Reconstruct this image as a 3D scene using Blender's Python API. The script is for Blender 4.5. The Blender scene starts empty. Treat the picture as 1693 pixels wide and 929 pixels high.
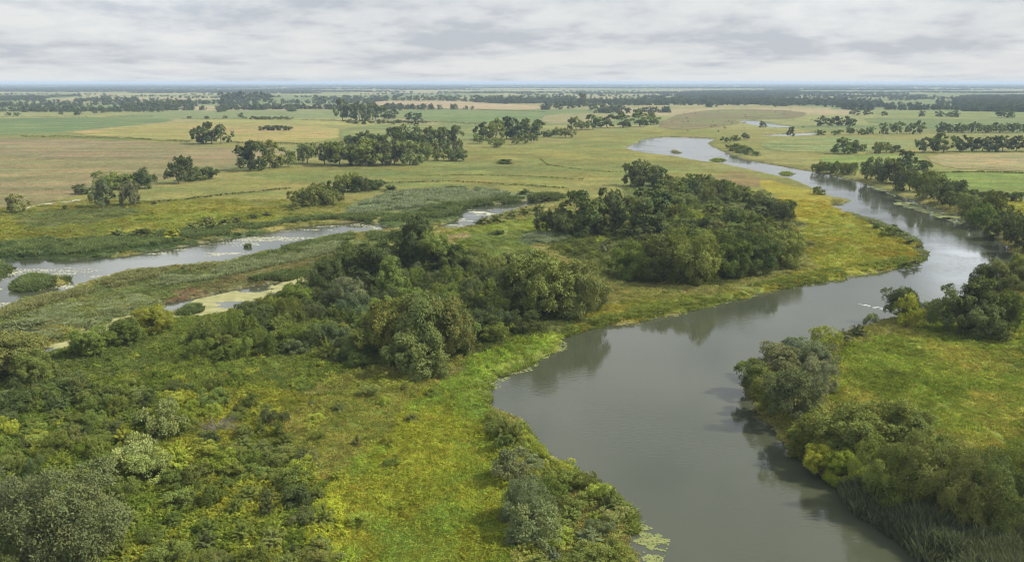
import bpy, math, random
import numpy as np
from mathutils import Vector

# ------------------------------------------------------------------ camera model
PW, PH = 1693.0, 929.0
HFOV = math.radians(60.0)
FPX = (PW / 2) / math.tan(HFOV / 2)
CAMH = 50.0
HORIZON = 136.0
PITCH = math.atan((PH / 2 - HORIZON) / FPX)
CP, SP = math.cos(PITCH), math.sin(PITCH)
LAND = 0.9
rng = np.random.default_rng(11)
random.seed(5)
R = math.radians
scene = bpy.context.scene
COL = scene.collection


def ground(px, py, z=LAND):
    """photo pixel -> world point on the level z"""
    a = (np.asarray(px, float) - PW / 2) / FPX
    b = (PH / 2 - np.asarray(py, float)) / FPX
    dy, dz = CP + b * SP, -SP + b * CP
    t = (z - CAMH) / dz
    return a * t, dy * t


def height_to(y, py):
    t = (PH / 2 - py) / FPX
    return CAMH + y * (t * CP - SP) / (CP + t * SP)


def metres(y, px):
    return px * (y * CP + CAMH * SP) / FPX


def poly(pts, z=LAND):
    a = np.array(pts, float)
    x, y = ground(a[:, 0], a[:, 1], z)
    return np.stack([x, y], 1)


def project(x, y, z):
    zc = y * CP - (z - CAMH) * SP
    yc = y * SP + (z - CAMH) * CP
    return PW / 2 + FPX * x / zc, PH / 2 - FPX * yc / zc


# ------------------------------------------------------------------ numpy noise
def _hash(ix, iy, seed):
    h = (ix.astype(np.int64) * 374761393 + iy.astype(np.int64) * 668265263 + seed * 982451653) & 0xFFFFFFFF
    h = ((h ^ (h >> 13)) * 1274126177) & 0xFFFFFFFF
    return ((h ^ (h >> 16)) & 0xFFFFFF) / float(0xFFFFFF)


def vnoise(x, y, seed=0):
    x, y = np.asarray(x, float), np.asarray(y, float)
    ix, iy = np.floor(x), np.floor(y)
    fx, fy = x - ix, y - iy
    u, v = fx * fx * (3 - 2 * fx), fy * fy * (3 - 2 * fy)
    a, b = _hash(ix, iy, seed), _hash(ix + 1, iy, seed)
    c, d = _hash(ix, iy + 1, seed), _hash(ix + 1, iy + 1, seed)
    return (a * (1 - u) + b * u) * (1 - v) + (c * (1 - u) + d * u) * v


def fbm(x, y, seed=0, octv=4):
    s, amp, tot = 0.0, 1.0, 0.0
    for o in range(octv):
        s = s + amp * vnoise(x * 2 ** o, y * 2 ** o, seed + o * 17)
        tot += amp
        amp *= 0.55
    return s / tot


def nsc(x, y, base, r, seed=0, octv=3):
    """noise whose grain grows with the distance r, in whole octaves"""
    L = np.log2(np.clip(r / 160.0, 0.6, 7.9))
    out = np.zeros(np.shape(x))
    for k in range(-1, 4):
        wt = np.clip(1 - np.abs(L - k), 0, 1)
        m = wt > 0
        if m.any():
            b = base * 2.0 ** k
            out[m] += wt[m] * fbm(x[m] / b, y[m] / b, seed + 7 * k, octv)
    return out


def smooth(a, b, v):
    t = np.clip((v - a) / (b - a), 0, 1)
    return t * t * (3 - 2 * t)


def inside(x, y, P):
    x, y = np.asarray(x, float), np.asarray(y, float)
    out = np.zeros(x.shape, bool)
    box = (x >= P[:, 0].min()) & (x <= P[:, 0].max()) & (y >= P[:, 1].min()) & (y <= P[:, 1].max())
    if not box.any():
        return out
    xs, ys = x[box], y[box]
    r = np.zeros(xs.shape, bool)
    Q = np.roll(P, 1, 0)
    for (x1, y1), (x2, y2) in zip(P, Q):
        c = ((y1 > ys) != (y2 > ys)) & (xs < (x2 - x1) * (ys - y1) / (y2 - y1 + 1e-12) + x1)
        r ^= c
    out[box] = r
    return out


def sdist(x, y, P, lim=40.0):
    """signed distance to a polygon (negative inside), clipped to lim"""
    d = np.full(x.shape, lim)
    box = (x >= P[:, 0].min() - lim) & (x <= P[:, 0].max() + lim) & (y >= P[:, 1].min() - lim) & (y <= P[:, 1].max() + lim)
    if not box.any():
        return d
    xs, ys = x[box], y[box]
    m = np.full(xs.shape, lim * lim)
    Q = np.roll(P, 1, 0)
    for (x1, y1), (x2, y2) in zip(P, Q):
        ex, ey = x2 - x1, y2 - y1
        t = np.clip(((xs - x1) * ex + (ys - y1) * ey) / (ex * ex + ey * ey + 1e-9), 0, 1)
        m = np.minimum(m, (xs - x1 - t * ex) ** 2 + (ys - y1 - t * ey) ** 2)
    m = np.sqrt(m)
    d[box] = np.where(inside(xs, ys, P), -np.minimum(m, lim), m)
    return d


def round_poly(P, it=2):
    for _ in range(it):
        Q = np.roll(P, -1, 0)
        P = np.stack([P * 0.75 + Q * 0.25, P * 0.25 + Q * 0.75], 1).reshape(-1, 2)
    return P


# ------------------------------------------------------------------ water outlines (photo pixels)
RIVER = [(1034, 1000), (1034, 929), (1037, 906), (1041, 883), (1049, 859), (1039, 835), (977, 801), (930, 766), (893, 752), (878, 728), (862, 700), (797, 664),
         (803, 640), (818, 624), (854, 610), (885, 594), (918, 577), (928, 558), (964, 544), (1004, 538), (1027, 536), (1125, 518), (1188, 503), (1272, 483),
         (1337, 471), (1414, 459), (1479, 446), (1519, 435), (1538, 428), (1535, 413), (1524, 400), (1502, 389), (1475, 374), (1424, 358), (1386, 341),
         (1398, 335), (1428, 332), (1387, 327), (1357, 311), (1323, 297), (1272, 287), (1232, 277), (1188, 269), (1154, 266), (1133, 260), (1100, 257),
         (1063, 252), (1038, 245), (1058, 238), (1068, 231), (1093, 227), (1123, 227), (1171, 229), (1177, 232), (1160, 237), (1177, 246), (1208, 260),
         (1255, 270), (1296, 277), (1343, 285), (1391, 295), (1425, 305), (1458, 317), (1496, 331), (1560, 352), (1594, 365), (1625, 384), (1650, 402),
         (1668, 416), (1672, 432), (1655, 448), (1630, 470), (1600, 490), (1553, 507), (1526, 513), (1480, 521), (1430, 541), (1391, 556), (1340, 574),
         (1295, 592), (1255, 612), (1236, 634), (1240, 662), (1256, 690), (1290, 720), (1330, 752), (1380, 795), (1412, 836), (1462, 876), (1518, 912),
         (1545, 932), (1620, 1000)]
BACK = [(-60, 430), (0, 434), (60, 428), (72, 433), (133, 432), (214, 424), (300, 411), (354, 401), (417, 391), (484, 378), (565, 370), (587, 369), (627, 374),
        (634, 381), (600, 384), (565, 386), (500, 399), (434, 418), (380, 430), (350, 437), (284, 440), (234, 446), (167, 458), (127, 474), (87, 488), (33, 494), (7, 507),
        (-10, 520), (-60, 540)]
BACK2 = [(723, 377), (757, 367), (773, 357), (766, 348), (793, 343), (860, 337), (907, 331), (912, 334), (862, 341), (833, 350), (795, 361), (779, 374), (727, 379)]
SLOUGH = [(506, 456), (510, 468), (456, 488), (420, 500), (375, 518), (340, 526), (300, 529), (262, 530), (225, 535), (195, 541), (160, 556), (118, 574), (74, 589), (40, 600), (-20, 612),
          (-20, 600), (30, 588), (72, 573), (112, 560), (150, 543), (176, 527), (222, 517), (262, 512), (282, 500), (334, 493), (400, 478), (460, 469), (498, 456)]
SLOUGH2 = [(-60, 550), (0, 548), (57, 544), (68, 552), (40, 557), (0, 558), (-60, 566)]
STRIP1 = [(1222, 200), (1245, 199), (1262, 204), (1306, 209), (1300, 212), (1262, 210), (1240, 205)]
STRIP2 = [(1269, 223), (1300, 222), (1357, 219), (1352, 223), (1300, 226), (1272, 226)]
ISLE = [(3, 477), (33, 463), (77, 457), (113, 458), (124, 467), (83, 477), (43, 485)]
ISLE2 = [(-60, 432), (0, 435), (20, 439), (31, 446), (0, 460), (-60, 470)]
EYOTS = [[(1168, 264), (1188, 262), (1210, 265), (1190, 268), (1172, 267)], [(1281, 287), (1298, 284), (1322, 288), (1300, 292)],
         [(1100, 250), (1118, 248), (1132, 253), (1118, 256)], [(404, 407), (417, 406), (418, 409), (405, 410)],
         ]
EYOTS.append([(1350, 325), (1385, 331), (1432, 330), (1412, 337), (1375, 342)])
EYOTS.append([(1120, 243), (1136, 242), (1138, 244), (1122, 245)])
SLISLE = [(278, 520), (300, 511), (338, 503), (340, 510), (310, 520)]
WATERS = [("river", round_poly(poly(RIVER, 0)), "wide winding river of grey green water"),
          ("backwater", round_poly(poly(BACK, 0)), "still backwater channel reflecting the pale sky"),
          ("pond", round_poly(poly(BACK2, 0)), "narrow bright pond between reeds and meadow"),
          ("slough", round_poly(poly(SLOUGH, 0)), "narrow slough half covered with yellow duckweed"),
          ("ditch", round_poly(poly(SLOUGH2, 0)), "short strip of water among reeds"),
          ("stream", round_poly(poly(STRIP1, 0)), "far bright loop of water in the marsh"),
          ("stream", round_poly(poly(STRIP2, 0)), "far thin strip of water below a hedgerow")]
ISLES = [round_poly(poly(p, 0)) for p in [ISLE, ISLE2, SLISLE] + EYOTS]


def water_sd(x, y):
    """signed distance to open water: negative where water stands"""
    grow = np.clip((np.hypot(x, y) - 180) / 60, 0, 3.2)
    wob = -grow + (fbm(x / 7, y / 7, 71, 3) - 0.5) * 3.0 + (fbm(x / 1.7, y / 1.7, 75, 2) - 0.5) * 1.4
    sd = np.full(x.shape, 40.0)
    for _n, P, _l in WATERS:
        sd = np.minimum(sd, sdist(x, y, P))
    for P in ISLES:
        sd = np.maximum(sd, -sdist(x, y, P))
    return sd + np.where(np.abs(sd) < 39, wob, 0)


def land_z(x, y, sd=None):
    if sd is None:
        sd = water_sd(x, y)
    r = np.hypot(x, y)
    bump = (fbm(x / 9, y / 9, 5, 4) - 0.5) * 1.1 * (1 - smooth(190, 320, r))
    z = LAND * smooth(-0.2, 2.6, sd) + bump * smooth(1.0, 6.0, sd)
    return np.where(sd > -0.2, z, -1.4 * smooth(0.2, 2.5, -sd) - 0.02)


# ------------------------------------------------------------------ land cover colours (what grows or lies there)
ZONES = []


def zone(pts, col, var=0.25, alt=None, warp=1.0):
    ZONES.append((round_poly(poly(pts), 1), np.array(col), var, None if alt is None else np.array(alt), warp))


OLIVE = (0.150, 0.155, 0.040)
# middle distance first, near last
zone([(420, 262), (700, 275), (900, 240), (1060, 215), (1130, 218), (1050, 240), (1130, 268), (1290, 300), (1100, 300), (1010, 300), (960, 320), (700, 320), (400, 300)], (0.172, 0.168, 0.045), 0.35, (0.125, 0.14, 0.04))
zone([(690, 320), (960, 318), (900, 302), (1100, 290), (1120, 300), (1000, 330), (850, 330)], (0.175, 0.172, 0.052), 0.3, (0.14, 0.14, 0.055))
zone([(590, 335), (640, 318), (780, 312), (850, 320), (900, 325), (800, 338), (700, 350), (560, 362)], (0.11, 0.145, 0.075), 0.3, (0.14, 0.16, 0.07))
zone([(-200, 348), (140, 335), (280, 330), (460, 330), (520, 350), (430, 372), (250, 400), (100, 415), (-200, 420)], (0.150, 0.150, 0.026), 0.35, (0.095, 0.115, 0.026))
zone([(20, 352), (190, 343), (260, 352), (170, 372), (40, 376)], (0.095, 0.110, 0.034), 0.2)
zone([(180, 372), (330, 345), (480, 355), (420, 375), (300, 392), (190, 395)], (0.13, 0.155, 0.025), 0.3, (0.16, 0.16, 0.03))
zone([(-200, 405), (90, 395), (300, 405), (480, 372), (640, 362), (650, 372), (480, 380), (300, 412), (60, 432), (-200, 436)], (0.055, 0.08, 0.028), 0.25)
zone([(640, 350), (760, 340), (930, 322), (900, 334), (760, 350), (690, 372), (640, 382)], (0.075, 0.10, 0.036), 0.25)
zone([(-200, 480), (130, 475), (350, 438), (660, 385), (720, 380), (690, 400), (500, 455), (300, 500), (60, 545), (-200, 560)], (0.095, 0.12, 0.042), 0.3, (0.14, 0.15, 0.05))
zone([(390, 452), (560, 410), (620, 405), (500, 452), (330, 492), (290, 490)], (0.12, 0.115, 0.045), 0.3)
zone([(278, 482), (340, 482), (340, 498), (285, 497)], (0.15, 0.115, 0.06), 0.2)
zone([(700, 400), (740, 375), (790, 372), (930, 345), (1000, 345), (900, 380), (890, 420), (830, 440), (730, 425)], (0.150, 0.180, 0.026), 0.3, (0.12, 0.15, 0.04))
zone([(722, 386), (775, 380), (770, 392), (725, 402)], (0.21, 0.17, 0.085), 0.15)
zone([(860, 392), (940, 388), (935, 405), (880, 405)], (0.10, 0.13, 0.07), 0.15)
zone([(1180, 283), (1235, 284), (1300, 305), (1320, 318), (1260, 312), (1200, 300)], (0.17, 0.135, 0.055), 0.2)
zone([(1230, 290), (1330, 310), (1400, 345), (1480, 380), (1545, 412), (1530, 436), (1440, 458), (1330, 474), (1300, 468), (1335, 430), (1330, 380), (1300, 340)], (0.235, 0.205, 0.026), 0.35, (0.17, 0.18, 0.03))
zone([(930, 540), (1000, 500), (1150, 490), (1330, 455), (1330, 474), (1190, 506), (1010, 540), (930, 565)], (0.13, 0.155, 0.03), 0.35, (0.19, 0.18, 0.03))
zone([(110, 560), (330, 520), (520, 500), (620, 560), (560, 640), (420, 650), (200, 640), (0, 680), (-200, 720), (-200, 640)], (0.105, 0.130, 0.028), 0.3, (0.080, 0.102, 0.028))
zone([(500, 430), (700, 420), (840, 430), (1000, 470), (980, 520), (800, 600), (620, 610), (450, 590), (360, 560), (420, 500)], (0.078, 0.092, 0.028), 0.3)
zone([(880, 380), (1000, 345), (1040, 300), (1200, 300), (1320, 360), (1330, 440), (1160, 470), (1000, 465)], (0.078, 0.092, 0.028), 0.3)
zone([(1120, 345), (1200, 342), (1190, 368), (1120, 372)], (0.15, 0.17, 0.03), 0.3)
zone([(-400, 690), (0, 640), (300, 620), (520, 640), (600, 700), (560, 800), (500, 1100), (-400, 1100)], (0.085, 0.115, 0.022), 0.35, (0.15, 0.15, 0.024))
zone([(440, 690), (600, 630), (720, 625), (760, 640), (720, 720), (600, 780), (480, 770)], (0.150, 0.163, 0.034), 0.35, (0.190, 0.183, 0.045))
zone([(700, 640), (790, 585), (930, 545), (930, 572), (860, 610), (800, 650), (810, 690), (850, 760), (850, 1100), (460, 1100), (540, 780), (640, 720)], (0.205, 0.215, 0.028), 0.4, (0.135, 0.182, 0.030))
zone([(1340, 660), (1400, 585), (1480, 540), (1760, 500), (2200, 600), (2200, 900), (1760, 800), (1560, 720), (1450, 680)], (0.145, 0.185, 0.030), 0.40, (0.185, 0.182, 0.038))
zone([(1640, 330), (1760, 328), (1760, 385), (1690, 370)], (0.20, 0.20, 0.03), 0.2)


def patchwork(x, y):
    """far farmland: jittered cells; returns cell id hash and distance to the nearest hedge line"""
    a = R(9)
    u = (x * math.cos(a) + y * math.sin(a)) / 430.0
    v = (-x * math.sin(a) + y * math.cos(a)) / 330.0
    u = u + (fbm(x / 600, y / 600, 3, 2) - .5) * 0.5
    iu, iv = np.floor(u), np.floor(v)
    d1 = np.full(x.shape, 9.0)
    d2 = np.full(x.shape, 9.0)
    ident = np.zeros(x.shape)
    for du in (-1, 0, 1):
        for dv in (-1, 0, 1):
            cu, cv = iu + du, iv + dv
            qx = cu + 0.2 + 0.6 * _hash(cu, cv, 31)
            qy = cv + 0.3 + 0.4 * _hash(cu, cv, 37)
            d = np.maximum(np.abs(u - qx), np.abs(v - qy) * 1.0) + 0.15 * np.hypot(u - qx, v - qy)
            new = d < d1
            d2 = np.where(new, d1, np.minimum(d2, d))
            ident = np.where(new, _hash(cu, cv, 41), ident)
            d1 = np.where(new, d, d1)
    return ident, (d2 - d1) * 190.0


PALETTE = np.array([(0.24, 0.21, 0.10), (0.15, 0.18, 0.075), (0.19, 0.20, 0.075), (0.27, 0.23, 0.13), (0.13, 0.16, 0.06), (0.21, 0.20, 0.09), (0.11, 0.15, 0.06), (0.25, 0.24, 0.10)])


def cover(x, y):
    x, y = np.asarray(x, float), np.asarray(y, float)
    r = np.hypot(x, y)
    sc = np.clip(r / 160.0, 0.6, 6)
    n1 = nsc(x, y, 22, r, 1, 4)
    n2 = nsc(x, y, 5, r, 9, 3)
    col = np.empty(x.shape + (3,))
    t = smooth(0.35, 0.65, n1)[..., None]
    col[:] = np.array(OLIVE) * (1 - t) + np.array((0.182, 0.178, 0.06)) * t
    far = smooth(900, 1150, r)[..., None]
    ident, _e = patchwork(x, y)
    pc = PALETTE[np.minimum((ident * len(PALETTE)).astype(int), len(PALETTE) - 1)]
    col = col * (1 - far) + pc * far
    wx = x + (nsc(x, y, 9, r, 21) - .5) * 9 * sc
    wy = y + (nsc(x, y, 9, r, 23) - .5) * 16 * sc
    for P, c, var, alt, _w in ZONES:
        m = inside(wx, wy, P)
        if m.any():
            base = np.broadcast_to(c, (int(m.sum()), 3)).copy()
            if alt is not None:
                k = smooth(0.42, 0.62, n1[m] * 0.6 + n2[m] * 0.4)[:, None]
                base = base * (1 - k) + alt * k
            col[m] = base * (1 + var * (n2[m][:, None] - 0.5) * 2)
    return col * (0.88 + 0.24 * n2[..., None])


# ------------------------------------------------------------------ mesh helpers
def mesh_from(name, V, F, mats, cols=None, smooth_=False, fmat=None):
    """V (n,3); F (m,k) or a list of (m,k) arrays"""
    me = bpy.data.meshes.new(name)
    Fs = F if isinstance(F, list) else [F]
    V = np.ascontiguousarray(V, dtype=np.float32)
    loops = np.concatenate([f.ravel() for f in Fs]).astype(np.int32)
    sizes = np.concatenate([np.full(len(f), f.shape[1], np.int32) for f in Fs])
    starts = np.concatenate([[0], np.cumsum(sizes)[:-1]]).astype(np.int32)
    me.vertices.add(len(V))
    me.vertices.foreach_set("co", V.ravel())
    me.loops.add(len(loops))
    me.loops.foreach_set("vertex_index", loops)
    me.polygons.add(len(sizes))
    me.polygons.foreach_set("loop_start", starts)
    me.polygons.foreach_set("loop_total", sizes)
    if fmat is not None:
        me.polygons.foreach_set("material_index", np.ascontiguousarray(fmat, dtype=np.int32))
    me.polygons.foreach_set("use_smooth", np.full(len(sizes), smooth_, bool))
    me.update(calc_edges=True)
    if cols is not None:
        a = me.color_attributes.new("Col", 'FLOAT_COLOR', 'POINT')
        c = np.ones((len(V), 4), np.float32)
        c[:, :3] = cols
        a.data.foreach_set("color", c.ravel())
    for m in (mats if isinstance(mats, (list, tuple)) else [mats]):
        me.materials.append(m)
    return me


def link(name, me, parent=None):
    o = bpy.data.objects.new(name, me)
    COL.objects.link(o)
    if parent is not None:
        o.parent = parent
    return o


def tag(o, label, cat=None, kind=None, group=None):
    o["label"] = label
    if len(label.split()) > 16:
        print('LONG', label)
    if cat:
        o["category"] = cat
    if kind:
        o["kind"] = kind
    if group:
        o["group"] = group
    return o


# ------------------------------------------------------------------ materials
def new_mat(name):
    m = bpy.data.materials.new(name)
    m.use_nodes = True
    nt = m.node_tree
    nt.nodes.clear()
    return m, nt, nt.nodes, nt.links


def N(nodes, t, **kw):
    n = nodes.new(t)
    for k, v in kw.items():
        setattr(n, k, v)
    return n


def mul(nodes, links, a, b, fac=1.0, mode='MULTIPLY'):
    m = N(nodes, 'ShaderNodeMix', data_type='RGBA', blend_type=mode)
    m.inputs[0].default_value = fac
    for s, v in ((6, a), (7, b)):
        if hasattr(v, 'is_linked') or hasattr(v, 'node'):
            links.new(v, m.inputs[s])
        else:
            m.inputs[s].default_value = v
    return m.outputs[2]


def land_material():
    m, nt, n, l = new_mat("land cover")
    out = N(n, 'ShaderNodeOutputMaterial')
    b = N(n, 'ShaderNodeBsdfPrincipled')
    b.inputs['Roughness'].default_value = 0.95
    b.inputs['Specular IOR Level'].default_value = 0.1
    at = N(n, 'ShaderNodeAttribute', attribute_name="Col")
    geo = N(n, 'ShaderNodeNewGeometry')
    col = at.outputs['Color']
    for sc, lo, hi, det in ((0.045, 0.80, 1.2, 6), (0.33, 0.68, 1.3, 5), (1.3, 0.6, 1.38, 3)):
        t = N(n, 'ShaderNodeTexNoise')
        t.inputs['Scale'].default_value = sc
        t.inputs['Detail'].default_value = det
        t.inputs['Roughness'].default_value = 0.62
        l.new(geo.outputs['Position'], t.inputs['Vector'])
        r = N(n, 'ShaderNodeMapRange')
        r.inputs[1].default_value, r.inputs[2].default_value = 0.3, 0.7
        r.inputs[3].default_value, r.inputs[4].default_value = lo, hi
        l.new(t.outputs['Fac'], r.inputs[0])
        col = mul(n, l, col, r.outputs[0])
    # drier and lusher streaks
    mp = N(n, 'ShaderNodeMapping')
    mp.inputs['Scale'].default_value = (0.022, 0.07, 0.05)
    l.new(geo.outputs['Position'], mp.inputs['Vector'])
    t = N(n, 'ShaderNodeTexNoise')
    t.inputs['Scale'].default_value = 1.0
    t.inputs['Detail'].default_value = 6
    l.new(mp.outputs[0], t.inputs['Vector'])
    rp = N(n, 'ShaderNodeValToRGB')
    rp.color_ramp.elements[0].position, rp.color_ramp.elements[0].color = 0.36, (0.80, 0.95, 0.85, 1)
    rp.color_ramp.elements[1].position, rp.color_ramp.elements[1].color = 0.64, (1.14, 1.03, 0.98, 1)
    l.new(t.outputs['Fac'], rp.inputs[0])
    col = mul(n, l, col, rp.outputs[0])
    l.new(col, b.inputs['Base Color'])
    tb = N(n, 'ShaderNodeTexNoise')
    tb.inputs['Scale'].default_value = 1.1
    tb.inputs['Detail'].default_value = 6
    l.new(geo.outputs['Position'], tb.inputs['Vector'])
    bp = N(n, 'ShaderNodeBump')
    bp.inputs['Strength'].default_value = 0.7
    bp.inputs['Distance'].default_value = 0.6
    l.new(tb.outputs['Fac'], bp.inputs['Height'])
    l.new(bp.outputs[0], b.inputs['Normal'])
    l.new(b.outputs[0], out.inputs[0])
    return m


def leaf_material(name, instanced, trans=0.3):
    m, nt, n, l = new_mat(name)
    out = N(n, 'ShaderNodeOutputMaterial')
    at = N(n, 'ShaderNodeAttribute', attribute_name="Col")
    if instanced:
        t = N(n, 'ShaderNodeAttribute', attribute_name="tint", attribute_type='INSTANCER')
        col = mul(n, l, at.outputs['Color'], t.outputs['Color'])
    else:
        t = N(n, 'ShaderNodeObjectInfo')
        col = mul(n, l, at.outputs['Color'], t.outputs['Color'])
    d = N(n, 'ShaderNodeBsdfDiffuse')
    tr = N(n, 'ShaderNodeBsdfTranslucent')
    l.new(col, d.inputs[0])
    tc = mul(n, l, col, (1.25, 1.15, 0.6, 1))
    l.new(tc, tr.inputs[0])
    mx = N(n, 'ShaderNodeMixShader')
    mx.inputs[0].default_value = trans
    l.new(d.outputs[0], mx.inputs[1])
    l.new(tr.outputs[0], mx.inputs[2])
    l.new(mx.outputs[0], out.inputs[0])
    return m


def bark_material():
    m, nt, n, l = new_mat("bark")
    out = N(n, 'ShaderNodeOutputMaterial')
    b = N(n, 'ShaderNodeBsdfPrincipled')
    b.inputs['Roughness'].default_value = 0.9
    tc = N(n, 'ShaderNodeTexCoord')
    t = N(n, 'ShaderNodeTexNoise')
    t.inputs['Scale'].default_value = 6
    t.inputs['Detail'].default_value = 5
    l.new(tc.outputs['Object'], t.inputs['Vector'])
    rp = N(n, 'ShaderNodeValToRGB')
    rp.color_ramp.elements[0].position, rp.color_ramp.elements[0].color = 0.35, (0.06, 0.048, 0.036, 1)
    rp.color_ramp.elements[1].position, rp.color_ramp.elements[1].color = 0.7, (0.17, 0.15, 0.12, 1)
    l.new(t.outputs['Fac'], rp.inputs[0])
    l.new(rp.outputs[0], b.inputs['Base Color'])
    l.new(b.outputs[0], out.inputs[0])
    return m


def water_material():
    m, nt, n, l = new_mat("river water")
    out = N(n, 'ShaderNodeOutputMaterial')
    b = N(n, 'ShaderNodeBsdfPrincipled')
    b.inputs['IOR'].default_value = 1.33
    b.inputs['Roughness'].default_value = 0.035
    geo = N(n, 'ShaderNodeNewGeometry')
    t0 = N(n, 'ShaderNodeTexNoise')
    t0.inputs['Scale'].default_value = 0.03
    t0.inputs['Detail'].default_value = 4
    l.new(geo.outputs['Position'], t0.inputs['Vector'])
    rp = N(n, 'ShaderNodeValToRGB')
    rp.color_ramp.elements[0].position, rp.color_ramp.elements[0].color = 0.3, (0.038, 0.044, 0.028, 1)
    rp.color_ramp.elements[1].position, rp.color_ramp.elements[1].color = 0.7, (0.052, 0.058, 0.037, 1)
    l.new(t0.outputs['Fac'], rp.inputs[0])
    l.new(rp.outputs[0], b.inputs['Base Color'])
    # ripples, stronger in wind patches
    mp = N(n, 'ShaderNodeMapping')
    mp.inputs['Rotation'].default_value = (0, 0, R(25))
    mp.inputs['Scale'].default_value = (0.9, 2.0, 1)
    l.new(geo.outputs['Position'], mp.inputs['Vector'])
    t1 = N(n, 'ShaderNodeTexNoise')
    t1.inputs['Scale'].default_value = 1.0
    t1.inputs['Detail'].default_value = 4
    t1.inputs['Distortion'].default_value = 0.6
    l.new(mp.outputs[0], t1.inputs['Vector'])
    t2 = N(n, 'ShaderNodeTexNoise')
    t2.inputs['Scale'].default_value = 0.045
    t2.inputs['Detail'].default_value = 3
    l.new(geo.outputs['Position'], t2.inputs['Vector'])
    mr = N(n, 'ShaderNodeMapRange')
    mr.inputs[1].default_value, mr.inputs[2].default_value = 0.42, 0.68
    mr.inputs[3].default_value, mr.inputs[4].default_value = 0.04, 0.34
    l.new(t2.outputs['Fac'], mr.inputs[0])
    bp = N(n, 'ShaderNodeBump')
    bp.inputs['Distance'].default_value = 0.12
    l.new(mr.outputs[0], bp.inputs['Strength'])
    l.new(t1.outputs['Fac'], bp.inputs['Height'])
    l.new(bp.outputs[0], b.inputs['Normal'])
    l.new(b.outputs[0], out.inputs[0])
    return m


def plain_material(name, c0, c1, scale, rough=0.9):
    m, nt, n, l = new_mat(name)
    out = N(n, 'ShaderNodeOutputMaterial')
    b = N(n, 'ShaderNodeBsdfPrincipled')
    b.inputs['Roughness'].default_value = rough
    geo = N(n, 'ShaderNodeNewGeometry')
    t = N(n, 'ShaderNodeTexNoise')
    t.inputs['Scale'].default_value = scale
    t.inputs['Detail'].default_value = 5
    l.new(geo.outputs['Position'], t.inputs['Vector'])
    rp = N(n, 'ShaderNodeValToRGB')
    rp.color_ramp.elements[0].position, rp.color_ramp.elements[0].color = 0.35, (*c0, 1)
    rp.color_ramp.elements[1].position, rp.color_ramp.elements[1].color = 0.65, (*c1, 1)
    l.new(t.outputs['Fac'], rp.inputs[0])
    l.new(rp.outputs[0], b.inputs['Base Color'])
    l.new(b.outputs[0], out.inputs[0])
    return m


M_LAND = land_material()
M_LEAF = leaf_material("foliage", False, 0.20)
M_LEAFI = leaf_material("low growth", True, 0.22)
M_BARK = bark_material()
M_WATER = water_material()
M_PATH = plain_material("pale gravel", (0.27, 0.25, 0.20), (0.36, 0.34, 0.28), 0.5)
M_DUCK = plain_material("duckweed", (0.17, 0.175, 0.065), (0.26, 0.25, 0.11), 0.35)
M_ALGAE = plain_material("algae film", (0.25, 0.255, 0.16), (0.36, 0.355, 0.25), 0.5)
M_LILY = plain_material("lily pad", (0.11, 0.14, 0.036), (0.20, 0.215, 0.065), 1.3, 0.6)
M_FOAM = plain_material("foam", (0.55, 0.56, 0.56), (0.75, 0.76, 0.76), 3.0)

# ------------------------------------------------------------------ ground sheet
az = np.radians(np.linspace(-46, 46, 560))
rr = np.concatenate([np.geomspace(28, 80, 50)[:-1], np.geomspace(80, 420, 330)[:-1], np.geomspace(420, 1400, 170)[:-1], np.geomspace(1400, 46000, 110)])
RR, AZ = np.meshgrid(rr, az, indexing='ij')
gx, gy = RR * np.sin(AZ), RR * np.cos(AZ)
gsd = water_sd(gx.ravel(), gy.ravel())
gz = land_z(gx.ravel(), gy.ravel(), gsd)
gcol = cover(gx.ravel(), gy.ravel()) * np.array((0.83, 0.82, 0.84))
sandm = (smooth(-0.5, 0.15, gsd) * (1 - smooth(0.4, 1.1, gsd)) * smooth(0.45, 0.6, fbm(gx.ravel() / 25, gy.ravel() / 25, 55, 2)))[:, None]
gcol = gcol * (1 - sandm) + np.array((0.15, 0.14, 0.075)) * sandm
mud = smooth(0.0, -0.6, gsd)[:, None]
gcol = gcol * (1 - mud) + np.array((0.06, 0.055, 0.035)) * mud
nr, na = RR.shape
idx = np.arange(nr * na).reshape(nr, na)
F = np.stack([idx[:-1, :-1], idx[:-1, 1:], idx[1:, 1:], idx[1:, :-1]], -1).reshape(-1, 4)[:, ::-1]
g = link("ground", mesh_from("ground", np.stack([gx.ravel(), gy.ravel(), gz], 1), F, M_LAND, gcol, True))
tag(g, "flat green flood plain reaching to the horizon", None, "structure")

# ------------------------------------------------------------------ water sheets
wx0, wy0, ws = -420.0, 60.0, 6.0
WX, WY = np.meshgrid(np.arange(wx0, 520, ws), np.arange(wy0, 1300, ws), indexing='ij')
cx, cy = WX + ws / 2, WY + ws / 2
sds = np.stack([sdist(cx.ravel(), cy.ravel(), P) for _n, P, _l in WATERS])
near = np.argmin(sds, 0)
for k, (nm, P, lab) in enumerate(WATERS):
    m = (near == k) & (sds[k] < 14)
    x, y = WX.ravel()[m], WY.ravel()[m]
    V = np.stack([np.stack([x, y], 1), np.stack([x + ws, y], 1), np.stack([x + ws, y + ws], 1), np.stack([x, y + ws], 1)], 1).reshape(-1, 2)
    key, inv = np.unique(np.round(V, 3), axis=0, return_inverse=True)
    Fq = inv.reshape(-1, 4)
    tag(link(nm, mesh_from(nm, np.column_stack([key, np.zeros(len(key))]), Fq, M_WATER)), lab, None, "structure")

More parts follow.
